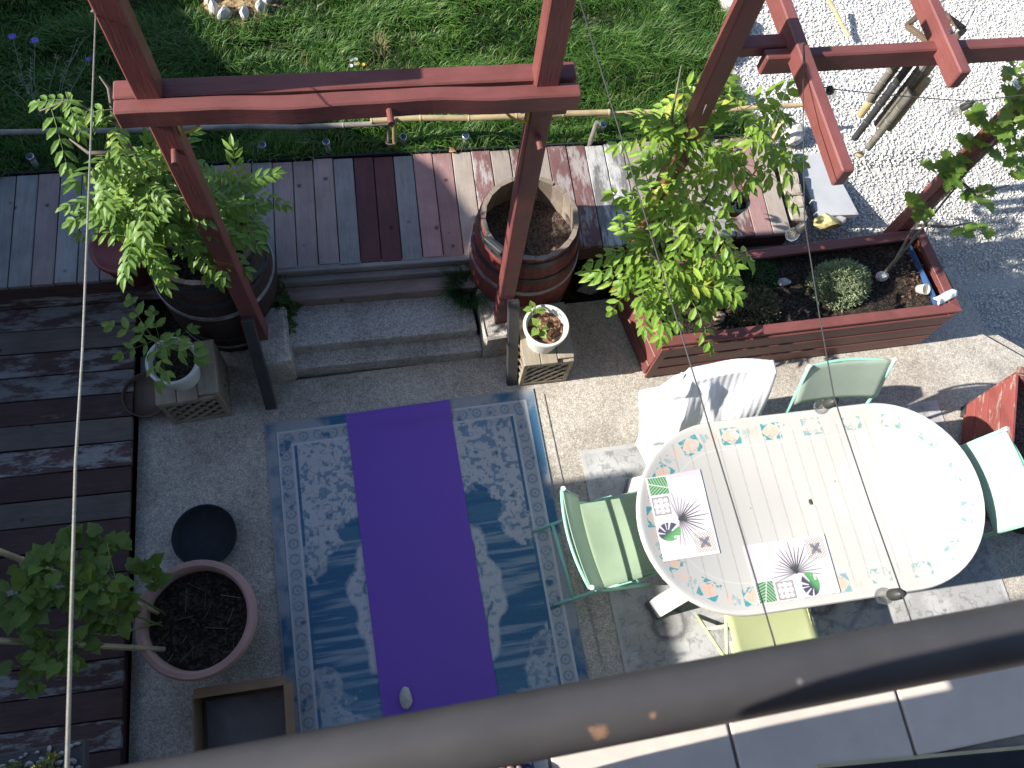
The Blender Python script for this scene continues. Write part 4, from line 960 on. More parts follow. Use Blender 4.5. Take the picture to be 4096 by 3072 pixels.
def sprigs(name, n, c, r, h, mat, lab, cat, seed, ell=(1,1), up=.5):
    q = np.random.default_rng(seed); vs, ts = [], []
    nodes_ = []
    u = q.random(n); a = q.uniform(0,2*np.pi,n); ct = q.uniform(-.05,1,n); stt = np.sqrt(1-np.clip(ct,0,1)**2); rad = r*(.55+.5*q.random(n)**.6)
    P = np.stack([np.cos(a)*stt*rad*ell[0], np.sin(a)*stt*rad*ell[1], ct*h*(.6+.45*q.random(n))],1)
    D = P/np.array([r*ell[0],r*ell[1],h]); D[:,2] += up; D += q.normal(0,.35,D.shape); D /= np.linalg.norm(D,axis=1)[:,None]
    out = []
    for k in range(6):
        L = q.uniform(.010,.022,n)[:,None]; dd = D + q.normal(0,.55,D.shape); dd /= np.linalg.norm(dd,axis=1)[:,None]
        sd_ = np.cross(dd, q.normal(0,1,D.shape)); sd_ /= np.linalg.norm(sd_,axis=1)[:,None]
        bs = P + D*(k*.006); out.append(np.stack([bs, bs+dd*L*.5+sd_*.0026, bs+dd*L, bs+dd*L*.5-sd_*.0026],1).reshape(-1,3))
    v = np.concatenate(out); nq = len(v)//4; i0 = (np.arange(nq)*4)[:,None]; t = np.stack([i0+[0,1,2], i0+[0,2,3]],1).reshape(-1,3)
    v = v + np.array(c)
    root = thing(name, lab, cat, (0,0,0))
    o = link('foliage', fast(name+'_foliage', v, t, mat), root)
    stm = MB()
    for k in range(16):
        aa = 2*math.pi*k/16; stm.tube([c, (c[0]+math.cos(aa)*r*.5*ell[0], c[1]+math.sin(aa)*r*.5*ell[1], c[2]+h*.45), (c[0]+math.cos(aa)*r*.8*ell[0], c[1]+math.sin(aa)*r*.8*ell[1], c[2]+h*.7)], .0022, 5)
    obj('stem', stm, STEM, root); return root
sprigs('herb_bush', 2600, (3.50,.265,PZ), .165, .17, HERBM, 'rounded grey green herb bush growing in the red planter', 'plant', 31, (1,.78))
sprigs('dry_herb', 900, (2.93,.20,PZ), .14, .06, DRYM, 'low dry brownish herb at the front of the red planter', 'plant', 32, (1.1,.8))
sprigs('herb_tuft', 300, (3.03,.40,PZ), .10, .06, IVYL and TUFTM, 'small dark green tuft near the back of the red planter', 'plant', 33)
for p, d, sd_, mt, lab in (((3.80,.29,PZ+.02),(.085,.07,.07),41,STONEW,'white knobbly stone at the foot of the vine in the planter'),
                       ((3.17,.33,PZ+.015),(.10,.06,.05),42,STONEG,'grey half buried stone in the middle of the planter soil'),
                       ((2.33,.67,-.06),(.13,.10,.09),43,STONEG,'bluish grey stone in the bed against the planter corner'),
                       ((2.09,.66,-.06),(.17,.11,.10),44,STONEG,'large bluish stone lying in the bed beside the right barrel')):
    tag(obj('stone', MB().rock((0,0,0), d, sd_, 2), mt, loc=p, smooth=False), lab, 'stone')
tag(obj('snail_shell', MB().tube([(.030*math.cos(t)*(1-t/16), .030*math.sin(t)*(1-t/16), .012+t*.0012) for t in [i*.45 for i in range(28)]], [.016*(1-i/34)+.002 for i in range(28)], 8), mat_plain('shell_horn', (.34,.25,.18), .5, c2=(.16,.10,.07), scale=30), loc=(2.70,.145,PZ+.012), smooth=True), 'coiled brown shell lying at the front left of the planter soil', 'shell')
# pale bark litter at the right end
ch = MB()
for i in range(70):
    x, y = rng.gauss(3.98,.06), rng.gauss(.30,.09); ch.rock((x,y,PZ+rng.uniform(0,.012)), (rng.uniform(.012,.035),rng.uniform(.01,.022),.008), i, 1)
tag(obj('leaf_litter', ch, BARK, pl), kind='stuff')
jar = thing('jar', 'small clear plastic cup lying on the planter soil at the right end', 'cup', (4.015,.165,PZ+.035))
jar.rotation_euler = (.5,.3,0)
obj('cup', MB().lathe([(0,-.03),(.028,-.03),(.034,.03),(.032,.03),(.026,-.027),(0,-.027)], 24), FROST, jar, smooth=True)
obj('residue', MB().lathe([(0,-.026),(.026,-.026),(.029,.002),(0,.004)], 20), mat_plain('sand_in_cup', (.5,.42,.26), .9), jar)
cl = MB(); vs = []
for j in range(9):
    for i in range(13):
        u, v = i/12-.5, j/8-.5; vs.append((u*.16, v*.055, .012+.012*math.cos(v*5)+.006*math.sin(u*11)+.02*u*u))
cl.add(vs, [(j*13+i, j*13+i+1, j*13+i+14, j*13+i+13) for j in range(8) for i in range(12)])
o = tag(obj('cloth', cl, TOWEL, loc=(4.105,.075,.462), rot=(0,.0,.32), smooth=True), 'folded white rag lying on the right corner of the planter rim', 'cloth'); o.modifiers.new('t','SOLIDIFY').thickness = .006
bs_ = MB().rock((0,0,0), (.06,.05,.04), 77, 1)

# ------------------------------------------------------------------ lattice stands with white pots
def stand(lab, loc, rz, wx, wy, h, topmat):
    t = thing('lattice_stand', lab, 'plant stand', loc, rz, 'lattice plant stands')
    k = 3; bw = wx/k
    for i in range(k): obj('top_board', MB().box((-wx/2+bw*(i+.5), (.012 if i == 2 else 0), h-.011), (bw-.004, wy+.012-(.024 if i == 2 else 0), .022)), LATTY, t, bevel=.003)
    for sx in (-1,1):
        for sy in (-1,1): obj('leg', MB().box((sx*(wx/2-.016), sy*(wy/2-.016), (h-.022)/2), (.028,.028,h-.022)), LATT, t, bevel=.003)
    sides = [((-wx/2+.03,-wy/2+.010),(wx/2-.03,-wy/2+.010)),((-wx/2+.03,wy/2-.010),(wx/2-.03,wy/2-.010)),((-wx/2+.010,-wy/2+.03),(-wx/2+.010,wy/2-.03)),((wx/2-.010,-wy/2+.03),(wx/2-.010,wy/2-.03))]
    for (a, b) in sides:
        a = V((*a,0)); b = V((*b,0)); d = (b-a); L = d.length; d.normalize(); nn_ = V((d.y,-d.x,0))
        for z in (.028, h-.042): obj('rail', MB().beam(a+V((0,0,z)), b+V((0,0,z)), .018, .034), LATT, t, bevel=.002)
        z0, z1 = .045, h-.058; H = z1-z0
        for sgn in (1,-1):
            q = -H
            while q < L:
                s0, s1 = max(0,q), min(L,q+H)
                if s1-s0 > .03:
                    zz0, zz1 = (z0+(s0-q), z0+(s1-q)) if sgn > 0 else (z1-(s0-q), z1-(s1-q))
                    obj('lattice_slat', MB().beam(a+d*s0+nn_*(.004*sgn)+V((0,0,zz0)), a+d*s1+nn_*(.004*sgn)+V((0,0,zz1)), .007, .020, up=nn_.cross(V((0,0,1))) if False else V((0,0,1))), LATT, t)
                q += .075
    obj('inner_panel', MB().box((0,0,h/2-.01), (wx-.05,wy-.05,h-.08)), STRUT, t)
    return t
stand('pale lattice sided wooden stand in the sun beside the grey strut', (1.665,.205,0), -.02, .30, .365, .355, 0)
stand('lattice sided wooden stand in the shade beside the lower terrace', (-.345,.235,0), .03, .33, .33, .36, 0)
def pot(lab, loc, r0, r1, h, rimw, mat, soilm, sd, leaves, group=None):
    t = thing('plant_pot', lab, 'plant pot', loc, 0, group)
    obj('pot', MB().lathe([(0,0),(r0,0),(r0+(r1-r0)*.85,h*.82),(r1+rimw*.2,h*.84),(r1+rimw*.5,h*.98),(r1+rimw*.3,h),(r1-rimw*.5,h),(r1-rimw*.8,h*.93),(r0*.95,h*.5)], 40), mat, t, smooth=True); auto_smooth(t.children[0], .9)
    sm = MB(); N = 10; vs = [(0,0,h*.80)]
    rr = random.Random(sd)
    for k in range(1,7):
        for j in range(24): a = 2*math.pi*j/24; vs.append((math.cos(a)*r1*.93*k/6, math.sin(a)*r1*.93*k/6, h*.80+rr.uniform(-.006,.006)))
    fs = [(0,1+j,1+(j+1)%24) for j in range(24)] + [(1+24*k+j, 1+24*(k+1)+j, 1+24*(k+1)+(j+1)%24, 1+24*k+(j+1)%24) for k in range(5) for j in range(24)]
    sm.add(vs, fs); tag(obj('soil', sm, soilm, t), kind='stuff')
    return t
# leaf shapes -----------------------------------------------------
def leaflet(mb, base, d, up, L, w, fold=.25, droop=.15):
    d = d.normalized(); s = d.cross(up).normalized(); u = s.cross(d)
    p = [base, base+d*L*.30-s*w*.46+u*fold*w*.5, base+d*L*.30+s*w*.46+u*fold*w*.5, base+d*L*.34, base+d*L*.68-s*w*.40+u*(fold*w*.4-droop*L*.3), base+d*L*.68+s*w*.40+u*(fold*w*.4-droop*L*.3), base+d*L*.68-u*droop*L*.35, base+d*L-u*droop*L]
    mb.add(p, [(0,3,1),(0,2,3),(1,3,6,4),(3,2,5,6),(4,6,7),(6,5,7)])
def frond_mesh(name, L, pairs, ll, lw, mats, seed, droop=.5):
    r = random.Random(seed); mb = MB(); pts = []
    for i in range(9):
        t = i/8; pts.append(V((L*t*(1-.10*t), .02*math.sin(t*2+seed)*L, -droop*L*.5*t*t)))
    mb.tube(pts, [.0016*(1-.6*i/8) for i in range(9)], 5, m=1)
    nleaf = 0
    for k in range(pairs):
        t = .22+.74*k/max(1,pairs-1); f = t*8; i0 = min(7,int(f)); p = pts[i0].lerp(pts[i0+1], f-i0); tg = (pts[i0+1]-pts[i0]).normalized()
        for s in (-1,1):
            d = tg*(.55+.35*t) + V((0,s,0))*(1.05-.3*t) + V((0,0,r.uniform(-.35,.1)))
            n0 = len(mb.f); leaflet(mb, p, d, V((0,0,1)), ll*r.uniform(.85,1.15)*(1-.15*abs(t-.5)), lw*r.uniform(.85,1.1), .3, r.uniform(.1,.3))
    leaflet(mb, pts[8], pts[8]-pts[7], V((0,0,1)), ll*1.05, lw, .3, .2)
    return mesh_of(name, mb, mats)
def simple_leaf_mesh(name, L, w, mats, seed):
    mb = MB(); mb.tube([(0,0,0),(L*.4,0,.01),(L*.55,0,0)], .0010, 4, m=1); leaflet(mb, V((L*.5,0,0)), V((1,0,-.15)), V((0,0,1)), L, w, .35, .25); return mesh_of(name, mb, mats)
def heart_leaf_mesh(name, L, mats, seed, lobes=False):
    r = random.Random(seed); mb = MB()
    mb.tube([(0,0,0),(L*.35,0,.012),(L*.5,0,0)], .0012, 4, m=1)
    if lobes: prof = [(.0,.0),(-.16,.22),(.02,.46),(.20,.36),(.34,.62),(.52,.38),(.66,.52),(.72,.26),(.84,.24),(1.0,0)]
    else: prof = [(.0,.0),(-.13,.16),(-.08,.36),(.12,.46),(.34,.40),(.42,.44),(.62,.26),(.82,.12),(1.0,0)]
    o = V((L*.5,0,0)); n = len(prof)
    for s in (1,-1):
        rim = [o + V((x*L, s*y*L*(1+r.uniform(-.06,.06)), .22*abs(y)*L*.6 - .12*x*x*L + r.uniform(-.02,.02)*L)) for x, y in prof]
        mid = [o + V((max(0,x)*L*.98, 0, -.12*x*x*L)) for x, y in prof]
        vs = rim+mid; fs = []
        for i in range(n-1):
            f = (i, i+1, n+i+1, n+i); fs.append(f if s > 0 else f[::-1])
        mb.add(vs, fs)
    return mesh_of(name, mb, mats)
def place_leaf(me, parent, p, d, name='leaf', twist=0, sc=1):
    d = V(d).normalized(); up = V((0,0,1)); s = up.cross(d)
    if s.length < .05: s = V((0,1,0))
    s.normalize(); u = d.cross(s); R = Matrix((d, s, u)).transposed() @ Matrix.Rotation(twist, 3, 'X')
    o = link(name, me, parent); o.location = p; o.rotation_euler = R.to_euler(); o.scale = (sc,sc,sc); return o
SEED = [frond_mesh('seedling_frond', .16, 3, .055, .026, [POTLEAF, STEMG], 5+i, .5) for i in range(2)]
ROUND = [heart_leaf_mesh('round_leaf', .05, [POTLEAF, STEMG], 3+i) for i in range(2)]
def seedling(lab, loc, h, n, sd, meshes, spread, sc=1, stemh=None):
    t = thing('seedling', lab, 'plant', loc); r = random.Random(sd)
    top = V((r.uniform(-.02,.02), r.uniform(-.02,.02), h)); obj('stem', MB().tube([(0,0,-.02),(top.x*.3,top.y*.3,h*.5),top], [.004,.003,.002], 6), STEM, t, smooth=True)
    for i in range(n):
        a = 2*math.pi*i/n + r.uniform(-.4,.4); f = r.uniform(.45,1); p = V((top.x*f, top.y*f, h*f))
        place_leaf(r.choice(meshes), t, p, (math.cos(a), math.sin(a), r.uniform(-.1,.5)), twist=r.uniform(-.4,.4), sc=sc*r.uniform(.8,1.15))
    return t
pot('white plastic pot with seedling and bark on the sunlit lattice stand', (1.640,.165,.356), .088, .122, .205, .016, WHITEP, BARK, 1, 0, 'white pots on the lattice stands')
pot('white plastic pot with dark soil on the shaded lattice stand', (-.355,.215,.361), .092, .128, .215, .016, WHITEP, SOIL, 2, 0, 'white pots on the lattice stands')
seedling('small broad leaved seedling in the sunlit white pot', (1.60,.155,.52), .10, 5, 4, ROUND, .1, .95)
seedling('thin seedling rising behind the sunlit white pot rim', (1.575,.235,.52), .13, 4, 6, ROUND, .1, .85)
seedling('leafy seedling with arching yellow green fronds in the shaded pot', (-.375,.225,.53), .30, 9, 8, SEED, .1, 1.35)

# ------------------------------------------------------------------ barrels
def barrel(lab, loc, rr, rb, rf, h, seed, paint):
    """half barrel: staves, hoops, soil and a batten bracket"""
    t = thing('barrel', lab, 'barrel', loc, seed*.7, 'wooden barrel planters')
    n = 20; r = random.Random(seed)
    def R(z): q = z/h; return rf + (rb-rf)*math.sin(math.pi*min(1,q*.92+.0)) if q < .54 else rr + (rb-rr)*max(0,1-((q-.54)/.46)**2)
    m = MB(); a = math.pi/n*.985; zs = [0,.12*h,.3*h,.5*h,.7*h,.86*h,h]; vs = []
    for z in zs:
        ro = R(z); ri = ro-.024
        vs += [(ro*math.cos(-a),ro*math.sin(-a),z),((ro+.003),0,z),(ro*math.cos(a),ro*math.sin(a),z),(ri*math.cos(a),ri*math.sin(a),z),(ri*math.cos(-a),ri*math.sin(-a),z)]
    fs = []; ms = []
    for i in range(len(zs)-1):
        for q in range(5):
            b = (q+1)%5; fs.append((i*5+q, i*5+b, i*5+5+b, i*5+5+q)); ms.append(1 if q in (0,1) and zs[i] < .93*h else 0)
    k = (len(zs)-1)*5; fs += [(k,k+1,k+2,k+3,k+4),(4,3,2,1,0)]; ms += [0,0]
    m.v = vs; m.f = fs; m.m = ms
    me = mesh_of('stave', m, [BARRELW, paint])
    for i in range(n):
        o = link('stave', me, t, (0,0,r.uniform(-.008,.004)), (0,0,2*math.pi*i/n))
    for z, w, bare in ((.95*h,.034,0),(.80*h,.036,0),(.665*h,.034,1),(.36*h,.036,0),(.22*h,.03,1),(.06*h,.04,0)):
        p = []
        for zz in (z-w/2, z+w/2): p.append((R(zz)+.006, zz))
        for zz in (z+w/2, z-w/2): p.append((R(zz)+.002, zz))
        obj('hoop', MB().lathe(p+[p[0]], 48), HOOPW if bare else HOOP, t)
    zs_ = h*.72; sm = MB(); vs = [(0,0,zs_)]
    for kk in range(1,9):
        for j in range(32): aa = 2*math.pi*j/32; vs.append((math.cos(aa)*(R(zs_)-.022)*kk/8, math.sin(aa)*(R(zs_)-.022)*kk/8, zs_+r.uniform(-.012,.012)))
    fs = [(0,1+j,1+(j+1)%32) for j in range(32)] + [(1+32*kk+j, 1+32*(kk+1)+j, 1+32*(kk+1)+(j+1)%32, 1+32*kk+(j+1)%32) for kk in range(7) for j in range(32)]
    sm.add(vs, fs); tag(obj('soil', sm, SOILD if seed == 1 else SOIL, t, smooth=True), kind='stuff')
    return t, R
bB, RB = barrel('wooden barrel with flaking red paint and dry soil behind the right post', (1.615,.70,-.10), .268, .315, .272, .93, 1, BARRELR)
bA, RA = barrel('dark wooden barrel holding the bushy green shrub behind the left post', (-.13,.775,-.10), .275, .325, .28, .93, 2, BARRELD)
tag(obj('batten', MB().beam((1.345,.59,.84),(1.452,.455,.84), .030,.042).beam((1.440,.462,.842),(1.475,.432,.842), .045,.052), STRUT, bevel=.004), 'black wooden batten fixed between the right barrel and the post', 'batten')
tag(obj('batten', MB().beam((.075,.50,.80),(.19,.60,.80), .03,.045), STRUT, bevel=.004), 'dark batten against the left barrel beside the left post', 'batten')
tag(obj('fallen_leaf', MB().add([(-.02,0,0),(0,.016,.008),(.02,0,.002),(0,-.016,.01)], [(0,1,2,3)]) or MB().box((0,0,0),(.04,.03,.012)), BARK, loc=(1.76,.60,.615)), 'dry tan leaf on the soil in the right barrel', 'leaf')

# ------------------------------------------------------------------ leafy plants
FR = [frond_mesh('wisteria_frond', .23+.02*i, 5, .078, .033, [WIST, STEMG], 40+i, .5+.1*i) for i in range(5)]
FRD = [frond_mesh('shrub_frond', .18+.015*i, 5, .062, .026, [WISTD, STEMG], 60+i, .5) for i in range(5)]
def bushy(parent, meshes, clusters, seed, sun=(0,0,1), lo=.75, hi=1.2, limit=300):
    """clusters: (centre, radius xyz, count); leaves point out from the cluster centre and droop"""
    r = random.Random(seed); n = 0
    for c, rad, cnt in clusters:
        c = V(c)
        for _ in range(cnt):
            if n >= limit: return
            q = V((r.gauss(0,1), r.gauss(0,1), r.gauss(0,1))).normalized()*r.uniform(.35,1.0)
            p = c + V((q.x*rad[0], q.y*rad[1], q.z*rad[2]))
            d = V((q.x+r.uniform(-.5,.5), q.y+r.uniform(-.5,.5)-.1, .35*q.z+r.uniform(-.25,.35)))
            if d.length < .1: d = V((1,0,0))
            w_ = V((2.66,.49,1.10)) - V((.735,-1.684,4.8)); e_ = p + d.normalized()*.06 - V((.735,-1.684,4.8)); t_ = e_.dot(w_)/w_.dot(w_)
            if t_ > .9 and t_ < 1.02 and (e_-w_*t_).length < .17: continue   # the leaves leave room round the hanging pot

            place_leaf(r.choice(meshes), parent, p - d.normalized()*.05, d, twist=r.uniform(-.35,.35), sc=r.uniform(lo,hi)); n += 1
def stems(parent, paths, r0, r1, mat=None, name='stem'):
    for pts in paths:
        k = len(pts); obj(name, MB().tube(pts, [r0+(r1-r0)*i/(k-1) for i in range(k)], 7), mat or STEM, parent, smooth=True)

sa = thing('shrub', 'bushy green wisteria shrub growing out of the left barrel', 'shrub', (0,0,0))
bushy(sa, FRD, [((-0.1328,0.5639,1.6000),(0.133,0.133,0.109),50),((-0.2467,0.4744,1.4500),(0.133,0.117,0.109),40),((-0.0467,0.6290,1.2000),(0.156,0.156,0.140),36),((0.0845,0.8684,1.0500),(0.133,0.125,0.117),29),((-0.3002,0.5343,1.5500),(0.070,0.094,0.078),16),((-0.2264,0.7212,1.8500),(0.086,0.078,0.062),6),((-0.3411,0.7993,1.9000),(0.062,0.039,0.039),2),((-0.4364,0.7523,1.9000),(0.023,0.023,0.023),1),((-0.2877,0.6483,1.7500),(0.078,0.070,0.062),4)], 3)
q0 = (-.13,.80,.55)
stems(sa, [[q0, (-.15,.80,.9), (-0.1511,0.5972,1.5000), (-0.1846,0.6739,1.7000), (-0.2248,0.7417,1.8000), (-0.3673,0.8019,1.9000), (-0.4797,0.7566,1.9000)], [q0, (-0.0793,0.7254,1.0500), (0.1489,0.8487,1.1500)], [q0, (-0.3366,0.6800,1.0000), (-0.4438,0.7003,1.2000)], [(-0.2291,0.7880,1.5500), (-0.3972,0.7547,1.6200), (-0.4802,0.8499,1.6000)], [(-0.2409,0.7821,1.7500), (-0.2338,0.8883,1.8500), (-0.2526,0.9060,1.9000)]], .013, .003)
wc_ = thing('wisteria', 'bright green wisteria climbing the left post of the light red pergola', 'climbing plant', (0,0,0))
bushy(wc_, FR, [((2.1889,0.2977,0.9500),(0.118,0.124,0.099),20),((2.3524,0.2204,0.8500),(0.124,0.093,0.093),20),((2.5290,0.2826,0.8000),(0.081,0.074,0.074),9),((2.2551,0.4239,1.1000),(0.124,0.124,0.099),17),((2.4860,0.3416,1.1000),(0.112,0.112,0.099),11),
                ((2.3183,0.4737,1.3500),(0.118,0.124,0.112),15),((2.5372,0.4347,1.4500),(0.093,0.087,0.087),8),((2.1179,0.5692,1.6500),(0.087,0.081,0.074),9),((2.3198,0.5082,1.6000),(0.105,0.093,0.087),10),((2.4844,0.5572,1.7500),(0.093,0.087,0.074),8),
                ((2.2203,0.7385,1.7500),(0.037,0.062,0.062),3),((2.6521,0.5923,1.7500),(0.056,0.050,0.050),3),((2.5803,0.4549,1.6000),(0.074,0.062,0.062),4),((2.1178,0.1636,0.8000),(0.062,0.050,0.062),4)], 8)
stems(wc_, [[(2.33,.46,.38),(2.30,.52,.8),(2.22,.55,1.2),(2.30,.60,1.6),(2.24,.52,1.9)],[(2.33,.46,.38),(2.40,.40,.8),(2.42,.44,1.2),(2.5,.52,1.5),(2.5200,0.5141,1.8000)],[(2.30,.52,.8),(2.1945,0.2690,1.0000),(2.0723,0.3944,1.0000)],[(2.3,.6,1.5),(2.1340,0.5669,1.7500),(2.2069,0.7838,1.8500)]], .010, .003)
GL = [heart_leaf_mesh('grape_leaf', .095, [VINE, STEMG], 70+i, True) for i in range(3)]
gvn = thing('grape_vine', 'grape vine with lobed leaves climbing the right red post from the planter', 'climbing plant', (0,0,0))
vp = [(3.80,.29,.37),(3.8209,0.3242,0.5500),(3.97,.50,.62),(4.04,.55,1.0),(4.0,.55,1.4),(4.07,.56,1.75),(3.7903,0.4804,1.7500)]
stems(gvn, [vp, [(3.82,.30,.40),(3.9291,0.4097,0.6000),(4.09,.57,.9),(4.02,.66,1.3)], [(4.04,.55,1.0),(4.1092,0.4512,1.0000),(4.3270,0.4884,1.0000)], [(3.97,.50,.62),(4.0336,0.3719,0.8000),(4.2301,0.4110,0.7500)]], .010, .004)
bushy(gvn, GL, [((3.8546,0.4853,0.8500),(.06,.06,.06),6),((3.9144,0.5566,1.1000),(.10,.08,.09),13),((3.9594,0.5645,1.2500),(.12,.10,.10),14),((3.9201,0.5548,1.5000),(.12,.11,.11),14),((3.8459,0.5562,1.7500),(.10,.10,.10),12),((4.0998,0.4978,1.4000),(.09,.09,.09),9),
                ((4.2095,0.4731,0.9500),(.10,.05,.05),6),((4.2110,0.4843,1.2000),(.08,.08,.08),6),((4.2483,0.4063,0.6500),(.06,.03,.03),3),((4.4371,0.4469,0.6000),(.03,.03,.02),2),((3.7969,0.6113,1.8500),(.08,.06,.06),6)], 21, lo=.6, hi=.95)
HL = [heart_leaf_mesh('climber_leaf', .056, [CLIMB, STEMG], 80+i) for i in range(3)]
tp = thing('plant_pot', 'large round terracotta pot of dark soil in the shade', 'plant pot', (-.325,-1.10,0))
obj('pot', MB().lathe([(0,0),(.185,0),(.24,.36),(.252,.37),(.275,.375),(.286,.40),(.286,.43),(.278,.45),(.255,.452),(.243,.44),(.236,.36)], 56), TERRA, tp, smooth=True); auto_smooth(tp.children[0], .8)
r_ = random.Random(4); sm = MB(); vs = [(0,0,.375)]
for kk in range(1,9):
    for j in range(32): aa = 2*math.pi*j/32; vs.append((math.cos(aa)*.236*kk/8, math.sin(aa)*.236*kk/8, .375+r_.uniform(-.012,.014)))
sm.add(vs, [(0,1+j,1+(j+1)%32) for j in range(32)] + [(1+32*kk+j, 1+32*(kk+1)+j, 1+32*(kk+1)+(j+1)%32, 1+32*kk+(j+1)%32) for kk in range(7) for j in range(32)])
tag(obj('soil', sm, SOIL, tp), kind='stuff')
tw_ = MB()
for i in range(14):
    a = r_.uniform(0,6.28); x, y = r_.uniform(-.17,.17), r_.uniform(-.17,.17); L = r_.uniform(.03,.12)
    tw_.tube([(x,y,.388),(x+L*math.cos(a),y+L*math.sin(a),.392+r_.uniform(0,.02))], .0016, 4)
tag(obj('dry_twigs', tw_, DRYM, tp), kind='stuff')
cp = thing('climber', 'leafy climber on bamboo canes leaning left out of the terracotta pot', 'climbing plant', (0,0,0))
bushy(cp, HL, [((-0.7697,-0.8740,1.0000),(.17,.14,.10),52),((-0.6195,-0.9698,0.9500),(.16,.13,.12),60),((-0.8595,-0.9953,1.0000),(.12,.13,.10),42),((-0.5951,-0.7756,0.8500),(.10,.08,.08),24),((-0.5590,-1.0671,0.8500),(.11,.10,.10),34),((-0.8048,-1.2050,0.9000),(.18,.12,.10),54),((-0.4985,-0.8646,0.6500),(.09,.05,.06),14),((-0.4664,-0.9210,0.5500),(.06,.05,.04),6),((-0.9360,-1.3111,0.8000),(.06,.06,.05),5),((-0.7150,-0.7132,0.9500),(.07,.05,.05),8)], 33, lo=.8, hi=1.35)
stems(cp, [[(-.50,-1.10,.37),(-.58,-1.05,.6),(-0.6951,-0.9055,1.0000),(-0.8418,-0.8507,1.0500)],[(-.50,-1.08,.37),(-.62,-1.15,.7),(-0.8047,-1.1137,0.9500)],[(-.48,-1.05,.37),(-0.5576,-0.9466,0.8500),(-0.5781,-0.7664,0.9000)]], .006, .0025, STEMG)
for a, b, lab in (((-.50,-1.21,.37), (-1.0122,-1.1279,1.0500), 'thick bamboo cane leaning out of the terracotta pot, lower of the two'), ((-.52,-1.03,.37), (-1.0131,-0.7431,1.0800), 'bamboo cane leaning out behind the climber leaves, upper of the two')):
    a = V(a); b = V(b); d = b-a; pts = []; rr_ = []
    for i in range(6):
        t = i/5
        for e, k_ in ((-.006,1),(0,1.18),(.006,1)): pts.append(a+d*t+d.normalized()*e); rr_.append(.0135*k_)
    tag(obj('bamboo_cane', MB().tube(pts, rr_, 10), BAMBOO, smooth=False), lab, 'bamboo cane', 'canes in the terracotta pot')

# small plants at the steps and in the lawn
IV = [simple_leaf_mesh('shrub_leaflet', .030, .018, [IVYL, STEMG], 3+i) for i in range(2)]
iv = thing('shrub', 'small dark leafy shrub filling the left side of the steps', 'shrub', (0,0,0))
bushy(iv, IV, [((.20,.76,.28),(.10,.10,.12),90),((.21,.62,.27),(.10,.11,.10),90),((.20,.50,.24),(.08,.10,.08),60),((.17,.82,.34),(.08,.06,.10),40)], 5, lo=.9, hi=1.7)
tag(link('grass_tuft', fast('grass_tuft', *blades(1100, 1.285, .58, .20, .22, .22, .9, .0016, 77), TUFTM)), 'dense fine green grass tuft at the right side of the steps', 'grass tuft')
bf = thing('flower', 'tall wispy plant with violet blue flowers in the shaded lawn', 'plant', (0,0,0))
bs0 = V((-1.05,1.86,LZ)); rr2 = random.Random(12); FLW = mat_plain('violet_petals', (.16,.13,.60), .6); GST = mat_plain('grey_green_stem', (.20,.23,.14), .8)
for i in range(9):
    e = bs0 + V((rr2.uniform(-.16,.34), rr2.uniform(.05,.45), rr2.uniform(.28,.52)))
    mdp = bs0.lerp(e,.5)+V((rr2.uniform(-.04,.04),0,.06)); obj('stem', MB().tube([bs0,mdp,e], [.003,.0022,.0012], 5), GST, bf, smooth=True)
    lf = MB()
    for k in range(16):
        t = rr2.uniform(.25,1); p = bs0.lerp(mdp,t*2) if t < .5 else mdp.lerp(e,t*2-1)
        leaflet(lf, p, V((rr2.uniform(-1,1),rr2.uniform(-.5,1),rr2.uniform(.2,1))), V((.1,.2,1)), rr2.uniform(.025,.05), .006)
    obj('foliage', lf, GST, bf)
    if i in (0,1,4,6):
        fm = MB()
        for k in range(9):
            aa = 2*math.pi*k/9; leaflet(fm, e, V((math.cos(aa),math.sin(aa),.25)), V((0,0,1)), .026 if i < 2 else .016, .010)
        obj('petals', fm, FLW, bf)
fm = thing('flower', 'white and yellow daisies standing in the lawn behind the beam', 'flower', (0.7997,2.1824,0.3600))
for k in range(7):
    x, y = rng.uniform(-.04,.05), rng.uniform(-.03,.04)
    obj('petals', MB().lathe([(0,.06),(.012,.063),(.014,.066)], 9, (x,y,0)), WHITEP if k < 5 else YEL, fm)
    obj('stem', MB().tube([(x*.6,y*.6,0),(x,y,.062)], .0012, 4), STEMG, fm)
# planted ring of standing stones at the lawn's back
for i, (p, d) in enumerate((((-0.0573,2.7040,0.3600),(.075,.07,.17)),((0.0050,2.6681,0.3600),(.13,.06,.13)),((0.1287,2.6809,0.3600),(.12,.07,.10)),((0.2363,2.7030,0.3600),(.09,.08,.13)),((0.2777,2.7856,0.3600),(.08,.10,.12)),((-0.0844,2.8070,0.3600),(.07,.10,.15)))):
    tag(obj('edging_stone', MB().rock((0,0,d[2]*.3), d, 200+i, 2), STONEW, loc=p, rot=(0,0,i*.8)), ('tall pale stone at the left front of the small lawn bed','broad pale stone second from left at the front of the small lawn bed','long low stone in the middle of the front of the small lawn bed','pale stone at the right front of the small lawn bed','pale stone on the right side of the small lawn bed, at the view edge','upright pale stone on the left side of the small lawn bed, at the view edge')[i], 'stone', 'stones round the small lawn bed')
tag(obj('straw_mulch', MB().lathe([(0,.05),(.12,.045),(.24,.02),(.27,.0)], 30, (0.1245,2.8531,0.3600)), mat_speckle('mulch', (.22,.15,.07), (.05,.035,.02), (.45,.33,.17), s1=60, s2=12), smooth=True), kind='stuff')
yp = thing('sapling', 'young plant with grey stem inside the small lawn bed', 'plant', (0,0,0))
